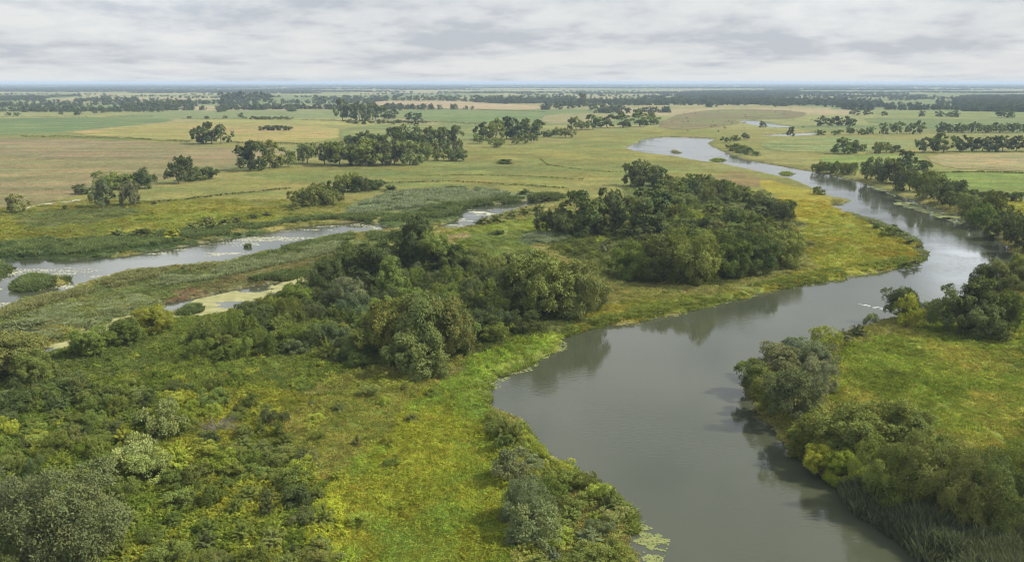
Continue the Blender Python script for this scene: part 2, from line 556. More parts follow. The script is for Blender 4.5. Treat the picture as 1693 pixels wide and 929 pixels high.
# ------------------------------------------------------------------ field sheets
FIELDS = [
    ("harvested tan stubble field behind the small tree groups", [(-260, 229), (0, 229), (120, 230), (250, 235), (330, 241), (420, 247), (500, 250), (510, 262), (430, 270), (330, 288), (270, 297), (150, 317), (70, 338), (0, 345), (-260, 352)], (0.222, 0.180, 0.098), (0.190, 0.168, 0.078)),
    ("golden field strip in front of the blue green field", [(95, 222), (180, 212), (300, 202), (420, 205), (560, 208), (560, 236), (400, 236), (320, 232)], (0.30, 0.235, 0.095), (0.25, 0.23, 0.075)),
    ("yellowish grass field around the lone low copse", [(300, 201), (400, 197), (560, 198), (700, 203), (640, 215), (562, 207), (420, 204)], (0.27, 0.26, 0.085), (0.22, 0.23, 0.08)),
    ("blue green crop field with a golden patch", [(-260, 198), (0, 197), (120, 195), (262, 195), (296, 200), (180, 211), (60, 223), (-260, 227)], (0.105, 0.155, 0.062), (0.135, 0.18, 0.065)),
    ("pale green pasture behind the long copse", [(562, 237), (565, 210), (650, 206), (790, 206), (798, 220), (770, 236), (640, 240)], (0.15, 0.18, 0.065), (0.19, 0.20, 0.07)),
    ("level green field below the long tan strip", [(655, 183), (760, 181), (900, 184), (1010, 188), (1000, 194), (900, 196), (800, 203), (690, 199)], (0.125, 0.175, 0.065), (0.15, 0.185, 0.07)),
    ("long pale tan field strip in the distance", [(603, 168), (720, 167), (800, 170), (920, 178), (870, 182), (760, 180), (640, 178)], (0.34, 0.26, 0.17), (0.30, 0.245, 0.15)),
    ("small tan field beside the row of round trees", [(905, 188), (1020, 187), (1025, 200), (960, 204), (890, 204)], (0.25, 0.22, 0.12), (0.22, 0.21, 0.1)),
    ("bright green meadow field right of the riverside trees", [(1540, 288), (1600, 284), (1960, 288), (1960, 330), (1690, 323), (1600, 318), (1552, 300)], (0.155, 0.200, 0.045), (0.14, 0.185, 0.042)),
    ("tan stubble field in front of the long tree row", [(1528, 257), (1650, 253), (1960, 254), (1960, 286), (1600, 282), (1545, 272)], (0.28, 0.235, 0.12), (0.24, 0.22, 0.10)),
    ("green grazing field between river and tree row", [(1350, 262), (1390, 256), (1520, 256), (1540, 272), (1520, 290), (1440, 284), (1370, 275)], (0.15, 0.20, 0.045), (0.17, 0.205, 0.06)),
    ("pale green pasture beyond the river bend", [(1250, 240), (1280, 229), (1400, 227), (1520, 232), (1530, 248), (1380, 252), (1290, 252)], (0.16, 0.20, 0.075), (0.19, 0.205, 0.075)),
    ("green field below the row of single round trees", [(1425, 194), (1520, 196), (1700, 199), (1900, 202), (1900, 208), (1600, 206), (1440, 207)], (0.13, 0.17, 0.065), (0.15, 0.18, 0.065)),
    ("light green field behind the row of single round trees", [(1420, 181), (1560, 184), (1700, 186), (1900, 188), (1900, 198), (1650, 195), (1425, 191)], (0.165, 0.20, 0.07), (0.19, 0.21, 0.075)),
    ("brown marsh meadow along the winding far stream", [(1130, 186), (1210, 180), (1330, 184), (1330, 196), (1230, 198), (1215, 208), (1120, 216), (1080, 208)], (0.165, 0.14, 0.072), (0.155, 0.16, 0.065)),
]
for k, (lab, pts, c0, c1) in enumerate(FIELDS):
    P = round_poly(poly(pts), 1)
    lo, hi = P.min(0), P.max(0)
    nx = 150
    sx, sy = (hi[0] - lo[0]) / nx, (hi[1] - lo[1]) / nx
    X, Y = np.meshgrid(np.linspace(lo[0], hi[0], nx + 1), np.linspace(lo[1], hi[1], nx + 1), indexing='ij')
    keep = inside(X + sx / 2, Y + sy / 2, P)[:-1, :-1] & (water_sd(X.ravel(), Y.ravel()).reshape(X.shape)[:-1, :-1] > 6)
    ii = np.arange(X.size).reshape(X.shape)
    F = np.stack([ii[:-1, :-1], ii[1:, :-1], ii[1:, 1:], ii[:-1, 1:]], -1)[keep]
    t = smooth(0.38, 0.62, fbm(X / (sx * 30), Y / (sy * 22), 100 + k, 5))[..., None]
    t2 = fbm(X / (sx * 50), Y / (sy * 5), 130 + k, 3)[..., None]
    c = 0.74 * (np.array(c0) * (1 - t) + np.array(c1) * t) * (0.70 + 0.6 * t2)
    used, inv = np.unique(F, return_inverse=True)
    V = np.column_stack([X.ravel()[used], Y.ravel()[used], np.full(len(used), LAND + 0.06 + 0.012 * k)])
    tag(link("field", mesh_from("field", V, inv.reshape(-1, 4), M_LAND, c.reshape(-1, 3)[used])), lab, None, "structure")


def ribbon(pts, w, z):
    P = poly(pts)
    s = np.concatenate([[0], np.cumsum(np.hypot(*np.diff(P, axis=0).T))])
    q = np.linspace(0, s[-1], 60)
    x, y = np.interp(q, s, P[:, 0]), np.interp(q, s, P[:, 1])
    tx, ty = np.gradient(x), np.gradient(y)
    ln = np.hypot(tx, ty)
    nx, ny = -ty / ln, tx / ln
    ww = w * (0.8 + 0.5 * vnoise(q / 9, q * 0, 3))
    V = np.concatenate([np.column_stack([x - nx * ww / 2, y - ny * ww / 2, x * 0 + z]), np.column_stack([x + nx * ww / 2, y + ny * ww / 2, x * 0 + z])])
    i = np.arange(59)
    return V, np.stack([i, i + 1, i + 61, i + 60], 1)


for pts, w, lab in (([(-60, 356), (0, 352), (25, 349), (60, 340), (132, 331)], 3.4, "pale gravel farm track at the field edge"),):
    V, F = ribbon(pts, w, LAND + 0.10)
    tag(link("path", mesh_from("path", V, F[:, ::-1], M_PATH)), lab, None, "structure")


# ------------------------------------------------------------------ floating plants
def tiles(name, label, P, cell, test, mat, z=0.006):
    lo, hi = P.min(0), P.max(0)
    X, Y = np.meshgrid(np.arange(lo[0], hi[0] + cell, cell), np.arange(lo[1], hi[1] + cell, cell), indexing='ij')
    xc, yc = X[:-1, :-1] + cell / 2, Y[:-1, :-1] + cell / 2
    k = inside(xc, yc, P)
    sd = np.full(k.shape, 9.0)
    sd[k] = water_sd(xc[k], yc[k])
    k &= (sd < 0.3) & test(xc, yc, sd)
    ii = np.arange(X.size).reshape(X.shape)
    F = np.stack([ii[:-1, :-1], ii[1:, :-1], ii[1:, 1:], ii[:-1, 1:]], -1)[k]
    if not len(F):
        return
    used, inv = np.unique(F, return_inverse=True)
    jx = (_hash(np.arange(X.size), np.zeros(X.size), 5) - .5) * cell * .7
    jy = (_hash(np.arange(X.size), np.zeros(X.size), 6) - .5) * cell * .7
    V = np.column_stack([(X.ravel() + jx)[used], (Y.ravel() + jy)[used], np.full(len(used), z)])
    tag(link(name, mesh_from(name, V, inv.reshape(-1, 4), mat)), label, None, "stuff")


tiles("duckweed", "yellow green duckweed covering the narrow slough", WATERS[3][1], 0.45, lambda x, y, s: (fbm(x / 9, y / 9, 61, 4) > 0.40) & ((x > -75) | (fbm(x / 14, y / 14, 63, 2) > 0.42)), M_DUCK)
tiles("duckweed", "yellow green duckweed on the short reed ditch", WATERS[4][1], 0.5, lambda x, y, s: fbm(x / 9, y / 9, 64, 4) > 0.5, M_DUCK)
tiles("algae", "pale streaks of algae drifting on the backwater", WATERS[1][1], 0.42, lambda x, y, s: (s < -.8) & (_hash(np.floor(x / .42), np.floor(y / .42), 77) < smooth(.40, .66, fbm(x / 9 + y / 25, y / 4.0, 66, 4) + .10 * (fbm(x / 40, y / 20, 68, 2) - .4)) * .5) & (fbm(x / 22, y / 9, 70, 3) > .55), M_ALGAE)
tiles("algae", "pale algae at the head of the bright pond", WATERS[2][1], 0.8, lambda x, y, s: fbm(x / 6, y / 3, 67, 4) > 0.68, M_ALGAE)


def pads(label, pts, n, r0, r1, shore=None):
    P = poly(pts, 0)
    lo, hi = P.min(0), P.max(0)
    q = rng.random((n * 14, 2)) * (hi - lo) + lo
    q = q[inside(q[:, 0], q[:, 1], P)]
    sd = water_sd(q[:, 0], q[:, 1])
    dens = fbm(q[:, 0] / 2.2, q[:, 1] / 2.2, 81, 3)
    k = (sd < 0.1) & (dens > 0.46)
    if shore:
        k &= sd > -shore * (0.3 + 1.1 * vnoise(q[:, 0] / 4, q[:, 1] / 4, 83))
    q = q[k][:n]
    m = len(q)
    if m == 0:
        return
    rad = r0 + (r1 - r0) * rng.random(m)
    a = np.arange(7) * 2 * math.pi / 7
    V = np.zeros((m, 7, 3))
    V[:, :, 0] = q[:, :1] + rad[:, None] * np.cos(a)
    V[:, :, 1] = q[:, 1:] + rad[:, None] * np.sin(a)
    V[:, :, 2] = 0.008 + (np.arange(m) * 3.7e-5 % 0.05)[:, None] + rng.random((m, 7)) * 0.01
    o = link("lily_pads", mesh_from("lily_pads", V.reshape(-1, 3), np.arange(m * 7).reshape(m, 7), M_LILY))
    tag(o, label, None, "stuff")


pads("dense raft of lily pads off the bushy point", [(1020, 870), (1060, 865), (1085, 875), (1108, 890), (1100, 915), (1085, 960), (1015, 960)], 1100, 0.07, 0.17)
pads("lily pads along the shore by the silver willows", [(870, 720), (895, 745), (935, 765), (910, 775), (860, 740)], 600, 0.10, 0.22)
pads("lily pads around the tip of the little bay", [(800, 640), (830, 610), (880, 590), (935, 560), (940, 580), (890, 605), (860, 630), (815, 645)], 420, 0.10, 0.22, 2.2)
pads("thin line of lily pads below the meadow bank", [(990, 545), (1100, 520), (1300, 470), (1540, 420), (1545, 440), (1320, 490), (1120, 535), (1000, 550)], 1500, 0.12, 0.26, 1.5)
pads("pale lily pads in front of the riverside trees", [(1480, 330), (1560, 345), (1600, 365), (1585, 372), (1530, 352), (1478, 338)], 2600, 0.25, 0.6)
pads("sparse lily pads along the wooded far bank", [(1380, 290), (1480, 315), (1480, 325), (1380, 300)], 500, 0.25, 0.5, 4)

# a small bright riffle off the far point
fx, fy = poly([(1424, 503), (1440, 507), (1458, 511), (1472, 512)], 0).T
mV, mF = [], []
for k in range(45):
    t = rng.random() ** 0.7
    x = np.interp(t, [0, .33, .66, 1], fx) + rng.normal(0, .2 + .5 * t)
    y = np.interp(t, [0, .33, .66, 1], fy) + rng.normal(0, .3 + .5 * t)
    a, b = 0.15 + .4 * rng.random(), 0.05 + .1 * rng.random()
    i = len(mV)
    mV += [(x - a, y, .01 + k * 1e-4), (x, y - b, .01 + k * 1e-4), (x + a, y, .01 + k * 1e-4), (x, y + b, .01 + k * 1e-4)]
    mF.append((i, i + 1, i + 2, i + 3))
tag(link("foam", mesh_from("foam", np.array(mV), np.array(mF), M_FOAM)), "small white riffle on the river off the bushy point", None, "stuff")


# ------------------------------------------------------------------ plants
def unit(v):
    return v / (np.linalg.norm(v, axis=-1, keepdims=True) + 1e-9)


def leaves_mesh(name, pos, nrm, size, col, mat, aspect=0.55, axis=None):
    n = len(pos)
    nrm = unit(nrm)
    a = rng.normal(size=(n, 3)) if axis is None else axis + rng.normal(size=(n, 3)) * 0.35
    u = unit(a - nrm * (a * nrm).sum(1, keepdims=True))
    v = np.cross(nrm, u)
    s = size[:, None]
    V = np.stack([pos - u * s * .5, pos + v * s * aspect * .5 + nrm * s * .06, pos + u * s * .5 - nrm * s * .08, pos - v * s * aspect * .5 + nrm * s * .06], 1).reshape(-1, 3)
    C = np.repeat(col, 4, 0)
    return mesh_from(name, V, np.arange(n * 4).reshape(n, 4), mat, C)


def lobed(W, H, z0, nlobes, nleaf, leaf, mat, r_lo=.15, r_hi=.25, nsub=9, sprays=0.2, aspect=0.55, flat=0.9):
    """crown of leaf-sized faces: uneven boughs, each a cluster of smaller sprays, with gaps between; returns mesh, bough centres, radii"""
    zc, hz = (z0 + H) / 2, (H - z0) / 2
    lean = rng.normal(0, 0.08 * W, 2)
    seed = rng.uniform(0, 99)
    c, rad = [], []
    for i in range(nlobes):
        best, bd = None, -1
        for _ in range(10):                       # spread the boughs apart
            d = unit(rng.normal(size=3))
            if d[2] < -0.8:
                d[2] *= -0.5
            f = (rng.uniform(0.55, 0.92) if i > nlobes * .22 else rng.uniform(0.15, 0.45)) * (.72 + .5 * float(vnoise(d[0] * 1.7 + seed, d[1] * 1.7 + d[2] * 2.1, 8)))
            p = np.array([d[0] * W / 2 * f + lean[0] * d[2], d[1] * W / 2 * f + lean[1] * d[2], zc + d[2] * hz * f])
            q = min([np.linalg.norm(p - o) for o in c], default=9)
            if q > bd:
                best, bd = p, q
        r = rng.uniform(r_lo * .75, r_hi * 1.1) * W
        best[2] = max(min(best[2], H - r * .75), z0 + r * .45)
        c.append(best)
        rad.append(r)
    c, rad = np.array(c), np.array(rad)
    sc_, sr, sk = [], [], []
    for j in range(nlobes):
        out = unit(c[j] - np.array([0, 0, zc * .8]))
        for _ in range(nsub):
            d = unit(rng.normal(size=3) + out * .75 + np.array([0, 0, .18]))
            r = rad[j] * rng.uniform(.26, .52)
            sc_.append(c[j] + d * (rad[j] - r * .55) * rng.uniform(.8, 1.12) * np.array([1, 1, flat]))
            sr.append(r)
            sk.append(j)
    sc_, sr, sk = np.array(sc_), np.array(sr), np.array(sk)
    ns_ = len(sc_)
    k = rng.choice(ns_, nleaf, p=sr ** 2 / (sr ** 2).sum())
    out = unit(sc_ - np.array([0, 0, zc * .7]))
    d = unit(rng.normal(size=(nleaf, 3)) * .9 + out[k] * .55 + np.array([0, 0, .30]))
    pos = sc_[k] + d * sr[k][:, None] * (0.72 + 0.40 * rng.random((nleaf, 1)))
    ok = pos[:, 2] > 0.02
    pos, d, k = pos[ok], d[ok], k[ok]
    n = len(pos)
    nrm = d * 1.0 + out[k] * .35 + np.array([0, 0, .25]) + rng.normal(size=(n, 3)) * 0.26
    size = leaf * rng.uniform(0.6, 1.35, n)
    lv = rng.uniform(0.88, 1.12, nlobes)
    sv = rng.uniform(0.88, 1.14, ns_)
    v = lv[sk[k]] * sv[k] * rng.uniform(0.90, 1.12, n)
    w = rng.uniform(-.06, .06, ns_)[k] + rng.uniform(-.04, .04, n)
    col = np.stack([v * (1 + w), v, v * (1 - w)], 1)
    ns = int(n * sprays)
    ax = rng.normal(size=(n, 3))
    if ns:
        sel = rng.choice(n, ns, replace=False)
        ax[sel] = d[sel] * 2.0 + np.array([0, 0, .5])
        pos[sel] += d[sel] * sr[k[sel]][:, None] * 0.22
        nrm[sel] = np.cross(d[sel], rng.normal(size=(ns, 3))) + np.array([0, 0, .5])
        size[sel] *= 1.25
    return leaves_mesh("crown", pos, nrm, size, col, mat, aspect, ax), c, rad


def plumes(W, H, nst, nleaf, leaf, mat, aspect=.42):
    """bush of leafy shoots that arch up and out from the ground, feathery at the tips"""
    e = []
    for i in range(nst):
        d = unit(rng.normal(size=3) * np.array([1, 1, .8]) + np.array([0, 0, .85]))
        d[2] = abs(d[2])
        f = rng.uniform(.5, 1.05)
        e.append([d[0] * W / 2 * f, d[1] * W / 2 * f, max(d[2], .22) * H * f])
    e = np.array(e)
    k = rng.integers(0, nst, nleaf)
    t = 0.30 + 0.72 * rng.random(nleaf) ** .7
    base = np.array([0, 0, H * .12])
    pos = base * (1 - t[:, None]) + e[k] * t[:, None]
    pos[:, 2] += np.sin(np.clip(t, 0, 1) * math.pi) * H * .10
    sd = unit(e[k] - base)
    lat = unit(np.cross(sd, np.array([0, 0, 1.0])) + 1e-4)
    wid = (0.06 + 0.30 * np.clip(1.05 - t, 0, 1)) * W * .62 / math.sqrt(nst / 12)
    side = rng.uniform(-1, 1, nleaf)
    pos += lat * (side * wid)[:, None] + rng.normal(size=(nleaf, 3)) * W * .012
    pos[:, 2] -= np.abs(side) * wid * .35
    ax = sd + lat * np.sign(side)[:, None] * .8
    nrm = np.array([0, 0, .9]) + sd * .45 + lat * side[:, None] * .35 + rng.normal(size=(nleaf, 3)) * .22
    sv = rng.uniform(.86, 1.16, nst)
    v = sv[k] * rng.uniform(.9, 1.12, nleaf)
    w = rng.uniform(-.06, .06, nst)[k]
    col = np.stack([v * (1 + w), v, v * (1 - w)], 1)
    pos[:, 2] = np.maximum(pos[:, 2], .03)
    return leaves_mesh("foliage", pos, nrm, leaf * rng.uniform(.6, 1.35, nleaf), col, mat, aspect, ax), e, np.full(nst, .1 * W)


def tube(V, F, pts, r0, r1, sides=6):
    pts = np.array(pts, float)
    n = len(pts)
    base = sum(len(v) for v in V)
    t = unit(np.gradient(pts, axis=0))
    ref = np.where(np.abs(t[:, 2:3]) > .9, np.array([[1., 0, 0]]), np.array([[0, 0, 1.]]))
    u = unit(np.cross(t, ref))
    w = np.cross(t, u)
    a = np.arange(sides) * 2 * math.pi / sides
    r = np.linspace(r0, r1, n)
    P = pts[:, None] + r[:, None, None] * (u[:, None] * np.cos(a)[None, :, None] + w[:, None] * np.sin(a)[None, :, None])
    V.append(P.reshape(-1, 3))
    for i in range(n - 1):
        for j in range(sides):
            F.append((base + i * sides + j, base + i * sides + (j + 1) % sides, base + (i + 1) * sides + (j + 1) % sides, base + (i + 1) * sides + j))


def trunk_mesh(name, c, rad, H, girth, fork, limbs=7):
    V, F = [], []
    top = np.array([rng.normal(0, .04 * H), rng.normal(0, .04 * H), fork * H])
    pts = [(0, 0, -0.6), (0, 0, 0), (top[0] * .4, top[1] * .4, top[2] * .5), tuple(top)]
    tube(V, F, pts, girth * 1.25, girth * .75, 8)
    order = np.argsort(-c[:, 2])
    pick = list(order[:limbs // 2]) + list(rng.choice(len(c), min(limbs - limbs // 2, len(c)), replace=False))
    for i in pick:
        e = c[i]
        mid = top * .5 + e * .5 + rng.normal(0, .03 * H, 3) + np.array([0, 0, .03 * H])
        tube(V, F, [top * .9, mid, e + unit(e - np.array([0, 0, H * .4])) * rad[i] * .8], girth * .5, girth * .07, 5)
    return mesh_from(name, np.concatenate(V), np.array(F), M_BARK, None, True)


def stem_mesh(c, rad, H, girth, n=6):
    V, F = [], []
    for i in rng.choice(len(c), min(n, len(c)), replace=False):
        e = c[i]
        b = np.array([rng.normal(0, .12), rng.normal(0, .12), -0.3]) * H * .3
        b[2] = -0.3
        tube(V, F, [b, b * .4 + e * .6 + np.array([0, 0, -.1 * H]), e], girth, girth * .3, 5)
    return mesh_from("stem", np.concatenate(V), np.array(F), M_BARK, None, True)


def mk(kind, lod, W, H):
    """part meshes; lod 0 near, 1 middle, 2 far"""
    if kind == 'B':   # broadleaf tree, clear trunk
        nl, lf, nlob, nsub = ((14000, .40, 20, 10), (3600, .80, 17, 8), (760, 1.7, 12, 4))[lod]
        me, c, rad = lobed(W, H, H * .03, nlob, nl, lf, M_LEAF, .15, .26, nsub, sprays=.12, aspect=.6)
        return (("trunk", trunk_mesh("trunk", c, rad, H, .028 * H, .22, 9 if lod < 2 else 4)), ("crown", me))
    if kind == 'W':   # willow: many stems, crown to the ground
        nl, lf, nlob, nsub = ((17000, .36, 26, 11), (3800, .78, 19, 8), (760, 1.7, 13, 4), (26000, .27, 26, 13))[lod]
        me, c, rad = lobed(W, H, H * .02, nlob, nl, lf, M_LEAF, .13, .23, nsub, sprays=.25, aspect=.48, flat=1.0)
        return (("trunk", trunk_mesh("trunk", c, rad, H, .024 * H, .16, 4 if lod == 2 else 12)), ("crown", me))
    if lod == 2:
        me, c, rad = lobed(W, H, 0, 8, 260, .9, M_LEAF, .16, .26, 4)
    else:
        nl, lf, nst = ((4600, .19, 74), (1300, .42, 34))[lod]
        if rng.random() < .5:
            me, c, rad = plumes(W, H, nst, nl, lf, M_LEAF)
        else:
            me, c, rad = lobed(W, H, 0, 12, nl, lf, M_LEAF, .15, .26, 9, sprays=.4, aspect=.45, flat=1.0)
    me.name = "foliage"
    return (("stem", stem_mesh(c, rad, H, .03)), ("foliage", me))


SPEC = {'B': (10.0, 11.0), 'W': (10.0, 9.0), 'S': (3.4, 2.8)}
NAME = {'B': "broadleaf_tree", 'W': "willow_tree", 'S': "shrub"}
CAT = {'B': "tree", 'W': "willow", 'S': "shrub"}
PROTO = {('W', 3): [(mk('W', 3, 10.0, 9.0), 10.0, 9.0) for _ in range(3)]}
for kd in 'BWS':
    for lod, cnt in ((0, 5 if kd != 'S' else 9), (1, 5), (2, 5)):
        for i in range(cnt):
            W, H = SPEC[kd]
            W *= rng.uniform(.9, 1.1)
            PROTO.setdefault((kd, lod), []).append((mk(kd, lod, W, H), W, H))

TINT = {'d': (0.102, 0.124, 0.044), 'm': (0.150, 0.182, 0.044), 'y': (0.255, 0.285, 0.045), 'g': (0.172, 0.192, 0.092), 'p': (0.245, 0.28, 0.095), 'o': (0.178, 0.197, 0.060), 'b': (0.12, 0.150, 0.072)}
placed = []


def plant(x, y, W, H, kind, tint, label, group=None, name=None, cat=None, z=None, lod=None):
    dist = math.hypot(x, y)
    if lod is None:
        lod = 0 if dist < 260 else (1 if dist < 700 else 2)
        if kind == 'W' and dist < 112:
            lod = 3
    parts, W0, H0 = random.choice(PROTO[(kind, lod)])
    e = bpy.data.objects.new(name or NAME[kind], None)
    COL.objects.link(e)
    if z is None:
        z = float(land_z(np.array([x]), np.array([y]))[0])
        z = max(z, 0.05)
    e.location = (x, y, z - 0.05)
    e.rotation_euler = (0, 0, random.uniform(0, 6.28))
    e.scale = (W / W0, W / W0 * random.uniform(.93, 1.07), H / H0)
    e.empty_display_size = 0.5
    tag(e, label, cat or CAT[kind], None, group)
    c = np.array(TINT[tint] if isinstance(tint, str) else tint) * random.uniform(.8, 1.22)
    c = c * np.array([random.uniform(.88, 1.05), 1, random.uniform(.88, 1.12)])
    for pn, me in parts:
        o = bpy.data.objects.new(pn, me)
        COL.objects.link(o)
        o.parent = e
        if pn in ("crown", "foliage"):
            o.color = (*c, 1)
    placed.append((x, y, W))
    return e


def at_px(px, base, top, w, kind, tint, label, group=None, **kw):
    x, y = ground(px, base)
    x, y = float(x), float(y)
    W = metres(y, w)
    H = max(height_to(y, top) - LAND, 0.6)
    return plant(x, y + W * 0.15, W, H, kind, tint, label, group, **kw)


exec_order = []
ORD = ["first", "second", "third", "fourth", "fifth", "sixth", "seventh", "eighth", "ninth", "tenth", "eleventh", "twelfth", "thirteenth", "fourteenth", "fifteenth", "sixteenth",
       "seventeenth", "eighteenth", "nineteenth", "twentieth"]


def row(where, items, group, kind_word="tree", **kw):
    """items (px, base, top, w, kind, tint) sorted from left; each is named by its place in the row"""
    items = sorted(items)
    for i, it in enumerate(items):
        adj = {'d': "dark green", 'm': "green", 'y': "yellow green", 'g': "grey green", 'p': "pale", 'o': "olive green", 'b': "bluish green"}[it[5]]
        kw_ = "shrub" if it[4] == 'S' else kind_word
        pl = "last" if i == len(items) - 1 else ORD[i]
        at_px(*it, f"{adj} {kw_}, {pl} from left {where}", group, **kw)


# ---- single trees and small groups on the left
G1 = "small tree group beside the farm track"
at_px(27, 352, 322, 30, 'B', 'o', "lone round olive tree beside the pale farm track")
at_px(140, 321, 306, 30, 'S', 'd', "dark low bush at the left end of the group by the track", G1)
at_px(178, 314, 286, 40, 'B', 'm', "round green tree in the middle of the group by the track", G1)
at_px(212, 313, 290, 34, 'B', 'm', "broad low green tree behind the two silver willows", G1)
at_px(238, 312, 281, 28, 'B', 'd', "round dark tree at the right end of the group by the track", G1)
at_px(168, 344, 300, 32, 'W', 'g', "taller silvery willow with loose crown in the grass", "pair of silver willows")
at_px(213, 341, 303, 30, 'W', 'g', "shorter vase shaped silvery willow in the grass", "pair of silver willows")
at_px(107, 348, 338, 14, 'S', 'd', "tiny dark bush between lone tree and silver willow")
at_px(254, 338, 332, 11, 'S', 'd', "tiny dark bush standing alone on the meadow")
at_px(293, 304, 258, 38, 'B', 'd', "tall dark tree with ragged top beside round bushes", "tall tree with bushes on the field edge")
at_px(322, 299, 274, 34, 'W', 'd', "dark round bush touching the tall ragged tree", "tall tree with bushes on the field edge")
at_px(343, 296, 276, 30, 'W', 'd', "dark bush trailing off towards the stubble field", "tall tree with bushes on the field edge")
at_px(412, 283, 236, 44, 'B', 'd', "big dark tree, left of the pair on the meadow edge", "three trees on the meadow edge")
at_px(445, 279, 233, 42, 'B', 'o', "big olive tree with light trunk, right of the pair", "three trees on the meadow edge")
at_px(476, 276, 249, 22, 'B', 'o', "small slender tree next to the big pair", "three trees on the meadow edge")
G2 = "round tree clump on the tan field"
at_px(332, 238, 207, 30, 'B', 'd', "left tree of the round clump on the tan field", G2)
at_px(348, 239, 205, 30, 'B', 'd', "middle tree of the round clump on the tan field", G2)
at_px(364, 238, 208, 28, 'B', 'd', "right tree of the round clump on the tan field", G2)
at_px(378, 236, 229, 9, 'S', 'd', "tiny bush beside the round clump on the tan field")
row("in the flat copse amid the yellow field", [(435 + 7 * i, 216, 209 - (i % 2), 14, 'S', 'd') for i in range(7)], "flat copse amid the yellow field", "bush")
# ---- long copse
G3 = "long copse behind the central meadow"
row("in the front of the long copse", [(507, 271, 235, 34, 'B', 'o'), (536, 273, 238, 34, 'B', 'd'), (560, 275, 233, 38, 'B', 'm'), (582, 273, 240, 36, 'W', 'd'), (605, 275, 232, 42, 'B', 'm'),
     (632, 274, 236, 36, 'B', 'd'), (652, 272, 234, 30, 'B', 'd'), (677, 274, 234, 42, 'B', 'o'), (703, 265, 237, 24, 'B', 'o'), (724, 266, 248, 14, 'B', 'm'), (742, 266, 247, 20, 'B', 'm'), (759, 267, 246, 22, 'B', 'd')], G3)
row("in the taller back of the long copse", [(575, 262, 224, 34, 'B', 'd'), (600, 262, 219, 34, 'B', 'd'), (622, 260, 222, 30, 'B', 'd'), (656, 258, 213, 38, 'B', 'd'), (680, 257, 211, 38, 'B', 'd'), (704, 256, 212, 34, 'B', 'd'),
     (728, 252, 213, 32, 'B', 'd'), (750, 250, 210, 28, 'B', 'd')], G3)
at_px(836, 271, 262, 36, 'S', 'd', "flat dark bush alone on the central meadow")
# ---- second copse and row
G4 = "dense copse before the small tan field"
row("in the dense copse before the tan field", [(803, 232, 203, 30, 'B', 'd'), (820, 233, 199, 30, 'B', 'm'), (838, 231, 197, 30, 'B', 'd'), (855, 231, 197, 28, 'B', 'd'), (872, 230, 199, 28, 'B', 'm'), (888, 229, 201, 28, 'B', 'd')], G4)
row("among the bushes fronting the dense copse", [(793, 238, 223, 24, 'W', 'm'), (822, 244, 229, 24, 'W', 'm'), (851, 240, 226, 14, 'W', 'm'), (867, 238, 220, 16, 'B', 'm'), (882, 236, 222, 15, 'W', 'm'), (905, 227, 215, 16, 'W', 'd'), (921, 224, 210, 16, 'W', 'm'), (935, 228, 213, 24, 'W', 'o')], "bushes fronting the dense copse")
row("in the row of round trees on the marsh edge", [(953, 216, 193, 28, 'B', 'm'), (968, 214, 200, 16, 'B', 'm'), (981, 215, 191, 26, 'B', 'm'), (1005, 212, 190, 27, 'B', 'd'), (1031, 212, 188, 29, 'B', 'm'), (1059, 210, 184, 30, 'B', 'm'), (1077, 207, 187, 24, 'B', 'm')], "row of round trees on the marsh edge")
# ---- copse F
row("in the tall copse beyond the pasture", [(566, 200, 166, 26, 'B', 'd'), (580, 200, 170, 22, 'B', 'd'), (594, 201, 171, 22, 'B', 'd'), (608, 200, 172, 20, 'B', 'd'), (621, 199, 172, 22, 'B', 'd'), (635, 198, 177, 20, 'B', 'd'), (648, 197, 183, 16, 'B', 'd'), (680, 200, 186, 16, 'B', 'd'), (691, 200, 188, 16, 'B', 'd')], "tall copse beyond the pasture")
row("in the bushy strip below the tall copse", [(575 + i * 14, 204 + (i % 3), 198 + (i % 2) * 2, 15, 'S', 'd') for i in range(10)], "bushy strip below the tall copse", "bush")
# ---- far left rows
row("in the long dark hedgerow beyond the fields", [(208 + i * 9.5, 184 - i * .75, 170 - i * .6 + (i * 7 % 4), 14, 'B', 'd') for i in range(12)], "long dark hedgerow beyond the fields")
row("in the short tree row above the long hedgerow", [(172 + i * 10, 169.5 - i * .1, 160 + (i * 5 % 3), 12, 'B', 'd') for i in range(6)], "short tree row above the long hedgerow")
row("among the scattered trees behind the blue green field", [(12, 177, 170, 10, 'B', 'd'), (17, 176, 168, 11, 'B', 'd'), (14, 192, 186, 9, 'B', 'd'), (27, 192, 186, 9, 'B', 'd'), (100, 190, 185, 8, 'B', 'd'), (130, 191, 181, 15, 'B', 'd'), (155, 188, 180, 10, 'B', 'd'), (173, 187, 178, 15, 'B', 'd'), (187, 186, 177, 11, 'B', 'd')], "scattered trees behind the blue green field")
at_px(398, 194, 187, 9, 'B', 'd', "tiny lone tree on the far field corner")
row("on the low hedge bank before the tall copse", [(312 + 30 * i, 196 + (i % 2), 192, 9, 'S', 'd') for i in range(4)] + [(420 + i * 11, 198, 192.5 + (i % 2), 13, 'S', 'd') for i in range(6)], "low hedge bank before the tall copse", "bush")
row("in the wooded block left of the far tan strip", [(368 + i * 8.5, 170 - (i % 2), 152 + (i * 3 % 4), 15, 'B', 'd') for i in range(10)], "wooded block left of the far tan strip")
row("in the evenly spaced tree row above the tan strip", [(520 + i * 13.0, 167, 158 + (i * 5 % 4), 13, 'B', 'd') for i in range(19)], "evenly spaced tree row above the tan strip")
row("in the dense tree line right of the tan strip", [(790 + i * 12, 168, 158 + (i * 5 % 3), 14, 'B', 'd') for i in range(14)], "dense tree line right of the tan strip")
